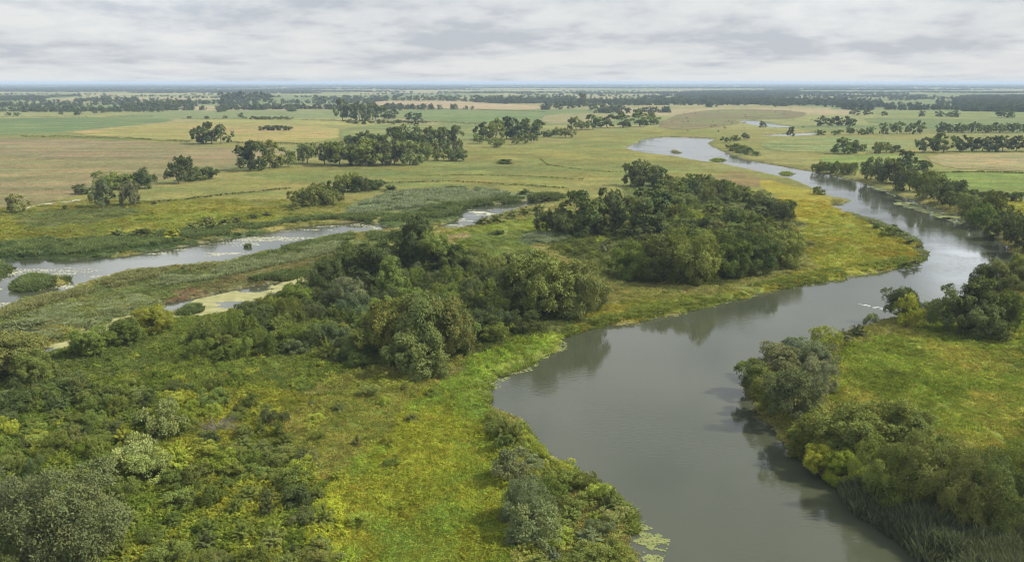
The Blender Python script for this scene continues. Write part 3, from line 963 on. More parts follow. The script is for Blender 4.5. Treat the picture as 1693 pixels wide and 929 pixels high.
row("around the tall clump by the marsh", [(925, 182, 170, 14, 'B', 'd'), (945, 180, 168, 14, 'B', 'd'), (964, 178, 155, 16, 'B', 'd'), (985, 183, 170, 16, 'B', 'd'), (1000, 184, 172, 14, 'B', 'd'), (1028, 184, 173, 15, 'B', 'd'), (1012, 184, 174, 12, 'B', 'd')], "tall clump by the marsh")
row("in the tree line before the big far wood", [(1062 + i * 10.5, 168.5, 160 + (i * 5 % 3), 13, 'B', 'd') for i in range(8)], "tree line before the big far wood")
# ---- right, far
row("in the small clump by the far stream", [(1357, 209, 193, 16, 'B', 'd'), (1371, 209, 194, 15, 'B', 'd'), (1385, 209, 194, 16, 'B', 'd'), (1399, 209, 194, 15, 'B', 'd'), (1410, 209, 196, 12, 'B', 'd')], "small clump by the far stream")
row("in the row of single trees on the green field", [(1413, 191, 181, 16, 'B', 'd'), (1435, 191, 181, 13, 'B', 'd'), (1463, 192, 184, 10, 'B', 'd'), (1525, 193, 184, 12, 'B', 'd'), (1553, 194, 184, 12, 'B', 'd'), (1571, 194, 185, 12, 'B', 'd'), (1581, 194, 184, 12, 'B', 'd'), (1657, 195, 182, 17, 'B', 'd'), (1672, 195, 182, 15, 'B', 'd')], "row of single round trees on the green field")
at_px(1262, 211, 201, 13, 'B', 'd', "small round tree between the two far streams")
at_px(1307, 225, 211, 14, 'B', 'd', "small round tree below the far thin stream")
row("in the bushy hedgerow behind the pale pasture", [(1357, 224, 215, 16, 'W', 'm'), (1385, 224, 215, 15, 'W', 'm'), (1408, 223, 211, 17, 'W', 'd'), (1426, 223, 212, 14, 'W', 'm'), (1440, 222, 209, 14, 'W', 'm'), (1462, 222, 205, 17, 'B', 'm'), (1484, 222, 203, 20, 'B', 'm'), (1505, 222, 204, 17, 'B', 'm'), (1523, 222, 201, 15, 'B', 'o')], "bushy hedgerow behind the pale pasture")
row("in the thick hedgerow at the far right", [(1556 + i * 11.5, 219 + (i % 2), 203 + (i * 7 % 5), 16, 'B', 'm' if i % 2 else 'd') for i in range(13)], "thick hedgerow at the far right")
at_px(1398, 255, 229, 30, 'B', 'm', "wide green tree on the pale pasture above the river", "bushes on the pale pasture")
at_px(1412, 254, 233, 20, 'W', 'd', "dark half of the wide tree on the pale pasture", "bushes on the pale pasture")
row("among the bushes on the pale pasture", [(1425, 250, 238, 16, 'W', 'm'), (1453, 254, 236, 20, 'W', 'm'), (1466, 253, 235, 18, 'W', 'm'), (1480, 252, 241, 16, 'W', 'd')], "bushes on the pale pasture")
row("in the long tree row behind the tan stubble", [(1527, 253, 229, 22, 'B', 'd'), (1545, 252, 232, 18, 'B', 'd'), (1562, 253, 222, 32, 'B', 'm'), (1589, 251, 225, 26, 'B', 'd'), (1610, 251, 227, 22, 'B', 'd'), (1626, 251, 226, 24, 'B', 'd'), (1642, 251, 229, 22, 'B', 'd'), (1660, 251, 224, 28, 'B', 'd'), (1682, 251, 226, 28, 'B', 'd'), (1705, 251, 226, 26, 'B', 'd')], "long tree row behind the tan stubble")
# ---- right riverside
row("among the low bushes where the river narrows", [(1354, 283, 267, 20, 'W', 'm'), (1368, 285, 266, 18, 'W', 'm'), (1381, 286, 268, 18, 'W', 'm'), (1396, 288, 268, 22, 'W', 'o'), (1408, 290, 270, 18, 'W', 'm')], "low bushes where the river narrows")
row("in the riverside wood on the far bank", [(1441, 297, 264, 30, 'B', 'd'), (1460, 302, 264, 36, 'B', 'd'), (1481, 305, 266, 36, 'B', 'd'), (1496, 278, 249, 30, 'B', 'd'), (1507, 317, 276, 44, 'W', 'd'), (1528, 282, 266, 22, 'B', 'd'), (1529, 329, 285, 44, 'W', 'o'), (1553, 338, 292, 42, 'W', 'o'),
     (1574, 345, 302, 46, 'W', 'd'), (1594, 352, 318, 36, 'W', 'o'), (1610, 360, 316, 40, 'W', 'o'), (1628, 375, 335, 40, 'W', 'm'), (1645, 368, 320, 44, 'W', 'm'), (1664, 393, 345, 44, 'W', 'd'), (1684, 405, 352, 56, 'W', 'd'), (1712, 420, 362, 60, 'W', 'd')], "riverside wood on the far bank")
row("in the hedge behind the riverside wood", [(1575, 322, 306, 24, 'W', 'd'), (1600, 327, 312, 26, 'W', 'd'), (1625, 330, 317, 26, 'W', 'd'), (1650, 332, 318, 28, 'W', 'd'), (1678, 333, 319, 28, 'W', 'd')], "hedge behind the riverside wood", "bush")
row("in the scrub on the bank beyond the narrow river", [(1205, 246, 237, 16, 'S', 'm'), (1213, 250, 238, 16, 'S', 'm'), (1224, 253, 241, 18, 'S', 'm'), (1238, 256, 245, 18, 'S', 'm'), (1252, 258, 248, 16, 'S', 'm'), (1200, 236, 227, 16, 'S', 'm'), (1216, 233, 224, 16, 'S', 'm'), (1232, 231, 221, 14, 'S', 'd')], "scrub on the bank beyond the narrow river", "bush")
# ---- right foreground bend
G5 = "trees on the right river point"
at_px(1626, 480, 437, 46, 'W', 'd', "dark bushy tree at the waterside behind the big dark trees", G5)
at_px(1664, 483, 436, 62, 'W', 'o', "pale olive willow dome behind the big dark trees", G5)
at_px(1705, 480, 425, 60, 'W', 'o', "pale olive willow dome cut by the frame edge", G5)
at_px(1590, 556, 477, 78, 'B', 'd', "left one of the two big dark trees on the right bank", G5)
at_px(1632, 556, 468, 84, 'B', 'd', "right and tallest of the two big dark trees on the right bank", G5)
at_px(1662, 552, 484, 56, 'W', 'm', "leaning lighter tree against the two big dark trees", G5)
at_px(1494, 530, 482, 56, 'W', 'd', "dark willow behind the yellow green bush by the water", G5)
at_px(1503, 540, 492, 42, 'S', 'y', "yellow green bush in front of the dark willow", G5)
at_px(1440, 536, 513, 26, 'S', 'g', "small grey green tree nearest the white riffle", G5)
at_px(1538, 522, 494, 44, 'S', 'm', "round bush between the yellow bush and big dark trees", G5)
at_px(1560, 524, 500, 40, 'S', 'm', "low bush just before the two big dark trees", G5)
at_px(1420, 558, 534, 40, 'S', 'd', "dark flat bush on the shore of the right meadow", G5)
at_px(1395, 567, 543, 34, 'S', 'g', "grey flat bush on the shore of the right meadow", G5)
at_px(1366, 575, 547, 40, 'S', 'y', "yellow bush at the upper end of the silver willows", G5)
G6 = "silver willows on the right bank"
for px, b, t, w, tn, lab in ((1325, 598, 565, 60, 'g', "uppermost silver willow on the right bank"), (1348, 618, 575, 66, 'g', "silver willow on the meadow side of the right bank clump"),
                             (1290, 625, 578, 74, 'g', "broad silver willow leaning over the river bend"), (1256, 646, 600, 62, 'o', "olive willow at the waterline of the river bend"),
                             (1352, 655, 595, 60, 'g', "pale willow crown above the largest silver willow"), (1272, 678, 632, 54, 'o', "low olive willow hanging over the water below the bend"),
                             (1312, 700, 618, 82, 'g', "largest silver willow with lit crown on the right bank")):
    at_px(px, b, t, w, 'W', tn, lab, G6)
G7 = "tall bank bushes above the dark reeds"
for px, b, t, w, tn, lab in ((1346, 745, 690, 84, 'm', "green bank bush just below the largest silver willow"), (1395, 762, 676, 104, 'o', "big olive bank bush with lit top"), (1450, 758, 668, 112, 'm', "highest broad green bush on the right bank"),
                             (1505, 765, 685, 90, 'o', "olive bush at the meadow end of the broad green bush"), (1352, 778, 730, 48, 'y', "left of two small yellow bushes over the dark water"), (1395, 790, 738, 54, 'y', "right of two small yellow bushes over the dark water"),
                             (1475, 838, 742, 92, 'm', "green bush leaning out above the top of the dark reeds"), (1532, 842, 730, 110, 'o', "tall olive bush with lit crown above the dark reeds"), (1590, 830, 742, 90, 'm', "green bush behind the tall olive bush"),
                             (1592, 880, 765, 96, 'o', "olive bush in the middle above the dark reeds"), (1650, 885, 765, 110, 'd', "dark bush at the frame edge above the dark reeds"), (1700, 860, 745, 110, 'm', "green bush cut by the frame edge above the reeds")):
    at_px(px, b, t, w, 'W', tn, lab, G7)

# ---- island between the waters: tall trees and big willows
G8 = "tall trees in the thicket by the pond"
for px, b, t, w, kd, tn, lab in ((694, 452, 360, 62, 'B', 'd', "tallest dark tree rising over the thicket"), (660, 452, 384, 58, 'B', 'd', "dark tree just left of the tallest one"), (716, 455, 385, 50, 'B', 'm', "green tree just right of the tallest one"),
                                 (617, 482, 412, 78, 'B', 'd', "broad dark tree in front of the bright backwater"), (578, 470, 408, 64, 'B', 'd', "dark tree next to the backwater end"), (540, 492, 432, 62, 'W', 'd', "dark willow at the left end of the tall trees"),
                                 (650, 500, 430, 50, 'B', 'm', "green tree below the tallest dark tree"), (582, 512, 462, 46, 'W', 'g', "grey twiggy tree at the foot of the broad dark tree"), (748, 458, 408, 54, 'B', 'd', "pointed dark tree right of the tallest group"),
                                 (777, 460, 414, 44, 'W', 'o', "rounded olive tree between pointed tree and bushes"), (800, 452, 418, 38, 'W', 'm', "green bush at the right end of the tall group"), (415, 540, 504, 56, 'W', 'd', "dark willow bush beside the duckweed slough"), (484, 514, 474, 50, 'W', 'm', "green willow bush behind the duckweed slough end")):
    at_px(px, b, t, w, kd, tn, lab, G8)
row("in the line of small round bushes on the clearing", [(820, 442, 424, 28, 'S', 'o'), (845, 436, 420, 24, 'S', 'd'), (866, 432, 418, 22, 'S', 'd'), (884, 428, 416, 22, 'S', 'm')], "line of small round bushes on the clearing", "bush")
G9 = "broad grey willow clump"
for px, b, t, w, tn, lab in ((858, 518, 446, 78, 'd', "left dark stem of the broad grey willow clump"), (905, 528, 432, 100, 'o', "tall middle of the broad grey willow clump"), (950, 524, 440, 84, 'o', "sunlit right side of the broad grey willow clump"), (975, 512, 462, 54, 'd', "small dark bush at the right of the broad grey willow")):
    at_px(px, b, t, w, 'W', tn, lab, G9)
G10 = "great willow clump at the bay"
for px, b, t, w, tn, lab in ((648, 596, 502, 92, 'o', "left crown of the great willow clump at the bay"), (700, 604, 492, 96, 'o', "middle crown of the great willow clump at the bay"), (738, 598, 500, 82, 'o', "right lit crown of the great willow clump at the bay"), (690, 625, 555, 88, 'o', "low front crown of the great willow clump at the bay")):
    at_px(px, b, t, w, 'W', tn, lab, G10)
at_px(868, 552, 520, 40, 'S', 'd', "dark bush before the broad grey willow clump")
at_px(800, 560, 524, 60, 'S', 'd', "dark wide bush between the two willow clumps")
G11 = "left edge bushes by the slough"
at_px(22, 628, 553, 96, 'W', 'o', "large olive bush at the left edge by the slough", G11)
at_px(60, 640, 590, 60, 'W', 'm', "green lower bush against the large olive bush", G11)
at_px(252, 552, 510, 64, 'W', 'y', "yellow green bush on the near slough bank", G11)
at_px(205, 572, 532, 60, 'W', 'm', "green bush left of the yellow green slough bush", G11)
at_px(146, 590, 546, 60, 'W', 'm', "green bush at the bright gap of the slough", G11)
# ---- wood in the river bend: edge trees named, the rest alike
G12 = "dense wood inside the river bend"
for px, b, t, w, kd, tn, lab in ((1043, 308, 272, 34, 'B', 'd', "left of the twin trees at the far tip of the dense wood"), (1064, 308, 269, 38, 'B', 'd', "right of the twin trees at the far tip of the dense wood"), (1086, 308, 276, 30, 'B', 'd', "smaller tree beside the twin trees of the dense wood"),
                                 (912, 386, 344, 50, 'W', 'd', "dark bush tree at the meadow corner of the dense wood"), (935, 390, 352, 40, 'W', 'o', "olive bush tree at the meadow corner of the dense wood"), (965, 390, 320, 64, 'B', 'd', "large dark tree at the meadow corner of the dense wood"),
                                 (1005, 385, 316, 56, 'B', 'd', "dark crown behind the large corner tree"), (1070, 392, 312, 72, 'B', 'd', "tall spreading tree in the middle of the dense wood"), (1150, 470, 388, 84, 'W', 'o', "big front willow tree of the dense wood"),
                                 (1095, 470, 400, 66, 'W', 'd', "front tree left of the big front willow"), (1205, 460, 390, 64, 'W', 'm', "front tree right of the big front willow"), (1248, 455, 392, 72, 'W', 'd', "broad front tree near the yellow meadow"), (1292, 442, 388, 60, 'W', 'o', "last front tree of the wood by the yellow meadow"), (1045, 462, 405, 60, 'W', 'm', "low tree at the willow side of the dense wood")):
    at_px(px, b, t, w, kd, tn, lab, G12)


def darts(pts, n, dmin, tries=60, avoid=0.33):
    P = poly(pts)
    lo, hi = P.min(0), P.max(0)
    out = []
    q = rng.random((n * tries, 2)) * (hi - lo) + lo
    q = q[inside(q[:, 0], q[:, 1], P)]
    sd = water_sd(q[:, 0], q[:, 1])
    q = q[sd > 1.5]
    for x, y in q:
        if len(out) >= n:
            break
        d = dmin * random.uniform(.8, 1.3)
        if any((x - a) ** 2 + (y - b) ** 2 < d * d for a, b in out):
            continue
        if avoid and any((x - a) ** 2 + (y - b) ** 2 < (w * avoid) ** 2 for a, b, w in placed):
            continue
        out.append((x, y))
    return out


for x, y in darts([(1060, 303), (1110, 303), (1200, 310), (1260, 325), (1300, 352), (1318, 400), (1310, 432), (1250, 445), (1150, 455), (1060, 460), (1010, 445), (1020, 420), (1110, 400), (1000, 392), (960, 378), (1000, 350), (1100, 342), (1100, 320)], 78, 5.2):
    d = math.hypot(x, y)
    h = random.uniform(4.5, 8.0) * (0.85 if d > 330 else 1)
    plant(x, y, random.uniform(5, 8), h, random.choice('BBW'), random.choice('ddmmoo'), "green tree packed inside the dense wood", G12)
for x, y in darts([(1000, 430), (960, 400), (1080, 395), (1180, 385), (1300, 370), (1310, 420), (1160, 420), (1040, 445)], 26, 4.5):
    plant(x, y, random.uniform(3.5, 5.5), random.uniform(3, 5), 'S', random.choice('mgo'), "lighter green bush growing among the dense wood trees", "lighter bushes in the dense wood")
TH = "shrubs filling the thicket"
for x, y in darts([(400, 540), (500, 480), (600, 470), (720, 465), (830, 455), (800, 500), (840, 545), (790, 585), (740, 600), (620, 610), (520, 600), (420, 600), (300, 590), (330, 560)], 150, 3.5):
    tn = random.choice('dmmdbmm')
    plant(x, y, random.uniform(3.0, 5.2), random.uniform(2.6, 5.0), 'S', tn, {'d': "dark green shrub in the thicket between the willow clumps", 'm': "fresh green shrub in the thicket between the willow clumps", 'b': "bluish green shrub in the thicket between the willow clumps"}[tn], TH, name="thicket_shrub", z=None)
# ---- lower left
G13 = "notable bushes in the lower left scrub"
at_px(272, 728, 680, 64, 'S', 'p', "pale cream green rounded bush in the scrub", G13)
at_px(216, 785, 735, 66, 'S', 'p', "pale feathery bush, rear one of the front three", G13)
at_px(243, 797, 752, 58, 'S', 'p', "pale feathery bush, nearest one of the front three", G13)
at_px(287, 782, 730, 64, 'S', 'y', "yellow green feathery bush, right one of the front three", G13)
at_px(105, 945, 792, 165, 'W', (0.125, 0.145, 0.066), "big grey green tree with bare pale branches in the corner", G13)
at_px(20, 915, 800, 130, 'W', (0.115, 0.135, 0.062), "grey green tree cut by the corner of the frame", G13)
at_px(30, 960, 860, 120, 'W', 'd', "dark bush below the corner tree", G13)
for px, b, w in ((272, 728, 6.5), (216, 785, 6.5), (243, 797, 8), (287, 782, 7), (362, 712, 9), (250, 830, 7), (272, 752, 7)):
    x, y = ground(px, b)
    placed.append((float(x), float(y), w / .28 * .5))
SL = "shrubs of the lower left scrub"
for x, y in darts([(0, 700), (130, 650), (330, 640), (450, 680), (520, 780), (560, 860), (520, 960), (200, 960), (200, 820), (0, 790), (-60, 760)], 130, 2.6, avoid=.28):
    tn = random.choice('mmmyoddmm')
    plant(x, y, random.uniform(2.1, 3.9), random.uniform(1.5, 3.1), 'S', tn, {'m': "leafy green shrub in the lower left scrub", 'y': "yellow tipped shrub in the lower left scrub", 'o': "olive shrub in the lower left scrub", 'd': "dark green shrub in the lower left scrub"}[tn], SL, name="scrub_shrub")
for x, y in darts([(-60, 650), (0, 640), (140, 640), (180, 665), (0, 700), (-60, 710)], 22, 3.2):
    plant(x, y, random.uniform(3, 5), random.uniform(2, 3.2), 'S', 'd', "dark shrub in the band below the left edge bushes", "dark shrub band below the left edge bushes", name="scrub_shrub")
for x, y in darts([(450, 690), (600, 640), (740, 640), (700, 720), (640, 800), (620, 920), (520, 940), (560, 800)], 16, 5.0):
    plant(x, y, random.uniform(1.6, 3.0), random.uniform(1.0, 1.9), 'S', random.choice('moy'), "small low bush scattered over the near yellow meadow", "small low bushes on the near meadow", name="meadow_shrub")
BK = "bushes on the near river point"
at_px(870, 868, 800, 74, 'W', 'g', "big silver willow bush on the near river point", BK)
at_px(835, 732, 690, 46, 'S', 'm', "green bush at the top of the near river point", BK)
at_px(850, 745, 695, 46, 'S', 'm', "bushy green shrub beside the lily shore", BK)
at_px(846, 800, 752, 60, 'S', 'g', "grey green bush above the big silver willow bush", BK)
at_px(885, 905, 850, 76, 'S', 'g', "grey bush below the big silver willow bush", BK)
at_px(1012, 850, 806, 50, 'S', 'o', "olive bush at the outer tip of the near river point", BK)
for x, y in darts([(815, 690), (860, 715), (890, 755), (960, 785), (1030, 838), (1040, 870), (1025, 960), (860, 960), (850, 850), (825, 760)], 50, 2.5, avoid=.3):
    tn = random.choice('mmyog')
    plant(x, y, random.uniform(2.1, 3.5), random.uniform(1.2, 2.3), 'S', tn, {'m': "green shrub crowding the near river point", 'y': "yellow green shrub crowding the near river point", 'o': "olive shrub crowding the near river point", 'g': "grey green shrub crowding the near river point"}[tn], "shrubs crowding the near river point", name="bank_shrub")
# ---- left meadow bushes
row("among the bushes along the backwater reeds", [(193, 395, 378, 40, 'S', 'o'), (232, 396, 380, 30, 'S', 'o'), (250, 394, 380, 24, 'S', 'y'), (282, 395, 371, 38, 'S', 'y'), (318, 382, 366, 34, 'S', 'o'), (334, 382, 360, 34, 'S', 'o'), (372, 375, 358, 32, 'S', 'o'), (393, 370, 357, 22, 'S', 'o'), (418, 362, 352, 22, 'S', 'd'), (440, 358, 350, 24, 'S', 'd')], "bushes along the backwater reeds", "bush")
row("in the willow scrub before the long copse", [(484, 348, 333, 28, 'S', 'o'), (497, 343, 316, 30, 'W', 'o'), (513, 342, 308, 34, 'W', 'o'), (531, 338, 305, 36, 'W', 'd'), (546, 340, 314, 34, 'W', 'o'), (556, 328, 300, 28, 'W', 'd'), (574, 318, 285, 36, 'W', 'm'), (590, 318, 293, 26, 'W', 'd'), (607, 316, 299, 26, 'W', 'd'), (625, 314, 297, 22, 'W', 'd'), (645, 317, 305, 30, 'S', 'd')], "willow scrub before the long copse", "bush")
row("among the low bushes lining the bright pond", [(745, 314, 306, 34, 'S', 'd'), (762, 314, 307, 28, 'S', 'd'), (868, 322, 312, 34, 'S', 'd'), (880, 332, 318, 34, 'S', 'd'), (905, 330, 318, 36, 'S', 'd'), (918, 332, 320, 24, 'S', 'd'), (820, 388, 381, 22, 'S', 'd')], "low bushes lining the bright pond", "bush")
row("among the bushes on the pond's near bank", [(800, 372, 356, 36, 'S', 'o'), (822, 368, 352, 34, 'S', 'o'), (845, 362, 346, 34, 'S', 'o'), (868, 356, 341, 34, 'S', 'm'), (890, 350, 336, 30, 'S', 'm')], "bushes on the pond's near bank", "bush")
row("along the shore of the yellow meadow", [(1358, 322, 310, 20, 'S', 'm'), (1450, 380, 366, 20, 'S', 'm'), (1465, 390, 376, 24, 'S', 'm'), (1488, 392, 380, 24, 'S', 'o'), (1505, 405, 392, 24, 'S', 'm'), (1520, 412, 398, 22, 'S', 'o'), (1500, 440, 424, 26, 'S', 'm'), (1515, 436, 422, 24, 'S', 'g')], "bushes on the shore of the yellow meadow", "bush")
at_px(1480, 374, 364, 16, 'S', 'm', "single green bush on the yellow meadow's outer shore")


# dead grey shrub
def dead_shrub():
    V, F = [], []
    for k in range(70):
        a, e = rng.uniform(0, 6.28), rng.uniform(.15, 1.2)
        L = rng.uniform(1.6, 3.2)
        d = np.array([math.cos(a) * math.cos(e) * 1.4, math.sin(a) * math.cos(e) * 1.1, math.sin(e) * .8])
        p1 = d * L * .5 + rng.normal(0, .12, 3)
        p2 = d * L + rng.normal(0, .2, 3)
        tube(V, F, [(0, 0, -.2), p1, p2], .035, .010, 4)
        for _ in range(3):
            q = p1 * rng.uniform(.8, 1.0) + (p2 - p1) * rng.uniform(0, .8)
            tube(V, F, [q, q + rng.normal(0, .3, 3) + d * .5], .014, .006, 3)
    return mesh_from("twigs", np.concatenate(V), np.array(F), plain_material("grey dead wood", (0.13, 0.115, 0.10), (0.22, 0.20, 0.18), 3.0))


x, y = ground(362, 712)
e = bpy.data.objects.new("dead_shrub", None)
COL.objects.link(e)
e.location = (float(x), float(y), .9)
tag(e, "bare grey dead shrub sprawling in the lower left scrub", "shrub")
link("twigs", dead_shrub(), e)


# ---- hedges: long trimmed lines
def hedge(label, pts, h, w, tint='d', dens=9, name='hedge'):
    P = poly(pts)
    s = np.concatenate([[0], np.cumsum(np.hypot(*np.diff(P, axis=0).T))])
    n = int(s[-1] * dens)
    q = rng.random(n) * s[-1]
    x, y = np.interp(q, s, P[:, 0]), np.interp(q, s, P[:, 1])
    hh = h * (0.55 + 0.8 * vnoise(q / 7, q * 0, 12)) * (vnoise(q / 22, q * 0 + 3, 14) > .18)
    a = rng.uniform(0, math.pi, n)
    ins = rng.uniform(.6, 1, n)
    pos = np.column_stack([x + np.cos(a) * w * .3 * ins, y + np.cos(a) * w * .5 * ins, LAND + np.abs(np.sin(a)) ** .6 * hh * ins])
    nrm = np.column_stack([np.cos(a), np.cos(a), np.sin(a) + .3]) + rng.normal(size=(n, 3)) * .5
    v = rng.uniform(.75, 1.25, (n, 1))
    base = pos.mean(0) * np.array([1, 1, 0])
    o = link(name, leaves_mesh(name, pos - base, nrm, rng.uniform(.6, 1.4, n), np.repeat(v, 3, 1), M_LEAF))
    o.location = base
    o.color = (*TINT[tint], 1)
    tag(o, label, name.replace("_", " "))


hedge("long thin dark hedge between stubble field and golden field", [(30, 227), (130, 228), (230, 231), (317, 236)], 1.8, 2.5)
hedge("dark hedge running right from the round tree clump", [(385, 237), (440, 238), (540, 240), (562, 239)], 1.5, 2.5)
hedge("low hedge along the far edge of the blue green field", [(-40, 196), (60, 195), (150, 195), (255, 194)], 3.0, 4, dens=6)
hedge("low hedge at the far edge of the yellow field", [(300, 197.5), (400, 198), (555, 199.5)], 1.6, 4, dens=5)
hedge("hedge at the near edge of the level green field", [(640, 203), (720, 203), (800, 206)], 2.2, 4, dens=6)
hedge("thin hedge above the level green field", [(645, 181.5), (760, 181.5), (905, 186)], 2.0, 5, dens=5)
hedge("dark hedge along the near edge of the bright green field", [(1545, 322), (1620, 326), (1760, 330)], 2.2, 3)
hedge("thin dark rush line along the ditch above the silver willows", [(190, 341), (300, 331), (390, 321), (480, 312)], .7, 1.4, 'd', 6, 'rush_hedge')
hedge("faint rush line across the middle of the central meadow", [(690, 291), (780, 290), (870, 292), (965, 297)], .5, 1.6, 'o', 4, 'rush_hedge')
hedge("curving rush line around the wet hollow left of the far pool", [(893, 263), (905, 273), (960, 281), (1010, 285), (1090, 287)], .5, 1.6, 'o', 3, 'rush_hedge')
hedge("dark rush line above the wide blue green reed bed", [(640, 303), (740, 300), (850, 306), (940, 312)], .6, 2.0, 'd', 4, 'rush_hedge')
hedge("thin hedge below the pale pasture across the river", [(1530, 287), (1620, 285), (1760, 289)], 0.7, 1.5)


# ------------------------------------------------------------------ low growth nobody could count
def scatter(name, label, pts, scale, tint, idx, protos, zscale=None):
    n = len(pts)
    me = bpy.data.meshes.new(name)
    me.vertices.add(n)
    me.vertices.foreach_set("co", np.ascontiguousarray(pts, np.float32).ravel())
    sc = np.ones((n, 3), np.float32) * scale[:, None]
    if zscale is not None:
        sc[:, 2] *= zscale
    a = me.attributes.new("size", 'FLOAT_VECTOR', 'POINT')
    a.data.foreach_set("vector", sc.ravel())
    rot = np.zeros((n, 3), np.float32)
    rot[:, 2] = rng.uniform(0, 6.283, n)
    a = me.attributes.new("spin", 'FLOAT_VECTOR', 'POINT')
    a.data.foreach_set("vector", rot.ravel())
    a = me.attributes.new("pick", 'INT', 'POINT')
    a.data.foreach_set("value", np.ascontiguousarray(idx, np.int32))
    a = me.attributes.new("tint", 'FLOAT_COLOR', 'POINT')
    c = np.ones((n, 4), np.float32)
    c[:, :3] = tint
    a.data.foreach_set("color", c.ravel())
    o = link(name, me)
    tag(o, label, None, "stuff")
    ng = bpy.data.node_groups.new(name + " growth", 'GeometryNodeTree')
    ng.interface.new_socket("Geometry", in_out='INPUT', socket_type='NodeSocketGeometry')
    ng.interface.new_socket("Geometry", in_out='OUTPUT', socket_type='NodeSocketGeometry')
    nd, lk = ng.nodes, ng.links
    gi, go = nd.new('NodeGroupInput'), nd.new('NodeGroupOutput')
    ci = nd.new('GeometryNodeCollectionInfo')
    ci.inputs[0].default_value = protos
    ci.inputs['Separate Children'].default_value = True
    ci.inputs['Reset Children'].default_value = True
    ip = nd.new('GeometryNodeInstanceOnPoints')
    ip.inputs['Pick Instance'].default_value = True

    def named(t, nm):
        k = nd.new('GeometryNodeInputNamedAttribute')
        k.data_type = t
        k.inputs[0].default_value = nm
        return k.outputs[0]
    mp = nd.new('GeometryNodeMeshToPoints')
    lk.new(gi.outputs[0], mp.inputs[0])
    lk.new(mp.outputs[0], ip.inputs['Points'])
    lk.new(ci.outputs[0], ip.inputs['Instance'])
    lk.new(named('INT', "pick"), ip.inputs['Instance Index'])
    er = nd.new('FunctionNodeEulerToRotation')
    lk.new(named('FLOAT_VECTOR', "spin"), er.inputs[0])
    lk.new(er.outputs[0], ip.inputs['Rotation'])
    lk.new(named('FLOAT_VECTOR', "size"), ip.inputs['Scale'])
    lk.new(ip.outputs[0], go.inputs[0])
    md = o.modifiers.new("growth", 'NODES')
    md.node_group = ng
    return o


def proto_set(name, meshes):
    c = bpy.data.collections.new(name)
    for me in meshes:
        c.objects.link(bpy.data.objects.new(name, me))
    return c


def tuft(n, rad, h, leaf, lean=.5, aspect=.3):
    """clump of upright blades and leaves"""
    a = rng.uniform(0, 6.283, n)
    r = rad * np.sqrt(rng.random(n))
    top = h * (1 - .55 * (r / rad) ** 2)
    z = top * rng.uniform(.35, 1.0, n)
    pos = np.column_stack([np.cos(a) * r, np.sin(a) * r, z])
    out = np.column_stack([np.cos(a), np.sin(a), np.zeros(n)])
    ax = out * lean + np.array([0, 0, 1.0]) * rng.uniform(.3, 1.0, (n, 1))
    nrm = np.column_stack([np.zeros((n, 2)), np.ones(n)]) + out * .5 + rng.normal(size=(n, 3)) * .5
    v = rng.uniform(.75, 1.25, (n, 1)) * (1 + rng.uniform(-.06, .06, (n, 3)))
    return leaves_mesh("tuft", pos, nrm, leaf * rng.uniform(.6, 1.4, n), v, M_LEAFI, aspect, ax)


def reed_clump(n, rad, h):
    a = rng.uniform(0, 6.283, n)
    r = rad * np.sqrt(rng.random(n))
    base = np.column_stack([np.cos(a) * r, np.sin(a) * r, np.zeros(n)])
    L = h * rng.uniform(.65, 1.1, n)
    ang = rng.uniform(0, 6.283, n)
    d = unit(np.column_stack([np.cos(ang) * .22, np.sin(ang) * .22, np.ones(n)]))
    s = rng.uniform(0, 6.283, n)
    w = np.column_stack([np.cos(s), np.sin(s), np.zeros(n)]) * rng.uniform(.035, .08, (n, 1))
    mid = base + d * L[:, None] * .6
    tip = base + d * L[:, None] + np.column_stack([np.cos(ang), np.sin(ang), -.3 * np.ones(n)]) * (L * rng.uniform(.05, .22, n))[:, None]
    V = np.stack([base - w, base + w, mid + w * 1.4, tip, mid - w * 1.4], 1).reshape(-1, 3)
    i = np.arange(n) * 5
    F = np.stack([i, i + 1, i + 2, i + 3, i + 4], 1)
    v = np.repeat(rng.uniform(.75, 1.25, (n, 1)) * (1 + rng.uniform(-.05, .05, (n, 3))), 5, 0)
    return mesh_from("reeds", V, F, M_LEAFI, v)


def bushlet(n, W, H, leaf):
    me, _c, _r = plumes(W, H, 22, n, leaf, M_LEAFI)
    return me


TUFTS = proto_set("grass tuft", [tuft(50, .8, .62, .34) for _ in range(7)])
HERBS = proto_set("herb clump", [tuft(70, .8, .8, .30, .7, .5) for _ in range(4)] + [bushlet(150, 1.7, .85, .26) for _ in range(4)])
REEDS = proto_set("reed clump", [reed_clump(46, .8, 2.3) for _ in range(6)])
UNDER = proto_set("undergrowth clump", [bushlet(300, 2.3, 1.25, .21) for _ in range(7)])
FARCROWN = proto_set("far crown", [PROTO[('B', 2)][i][0][1][1].copy() for i in range(5)])
for o in FARCROWN.objects:
    o.data.materials.clear()
    o.data.materials.append(M_LEAFI)


def in_view(n, py0, py1, margin=90, power=1.0):
    """points spread over what the picture sees between two rows (even in the picture), back on the ground"""
    px = rng.uniform(-margin, PW + margin, n)
    py = py0 + (py1 - py0) * rng.random(n) ** power
    return ground(px, py)


fieldP = [round_poly(poly(f[1]), 1) for f in FIELDS]


def off_fields(x, y):
    k = np.ones(x.shape, bool)
    for P in fieldP:
        k &= ~inside(x, y, P)
    return k


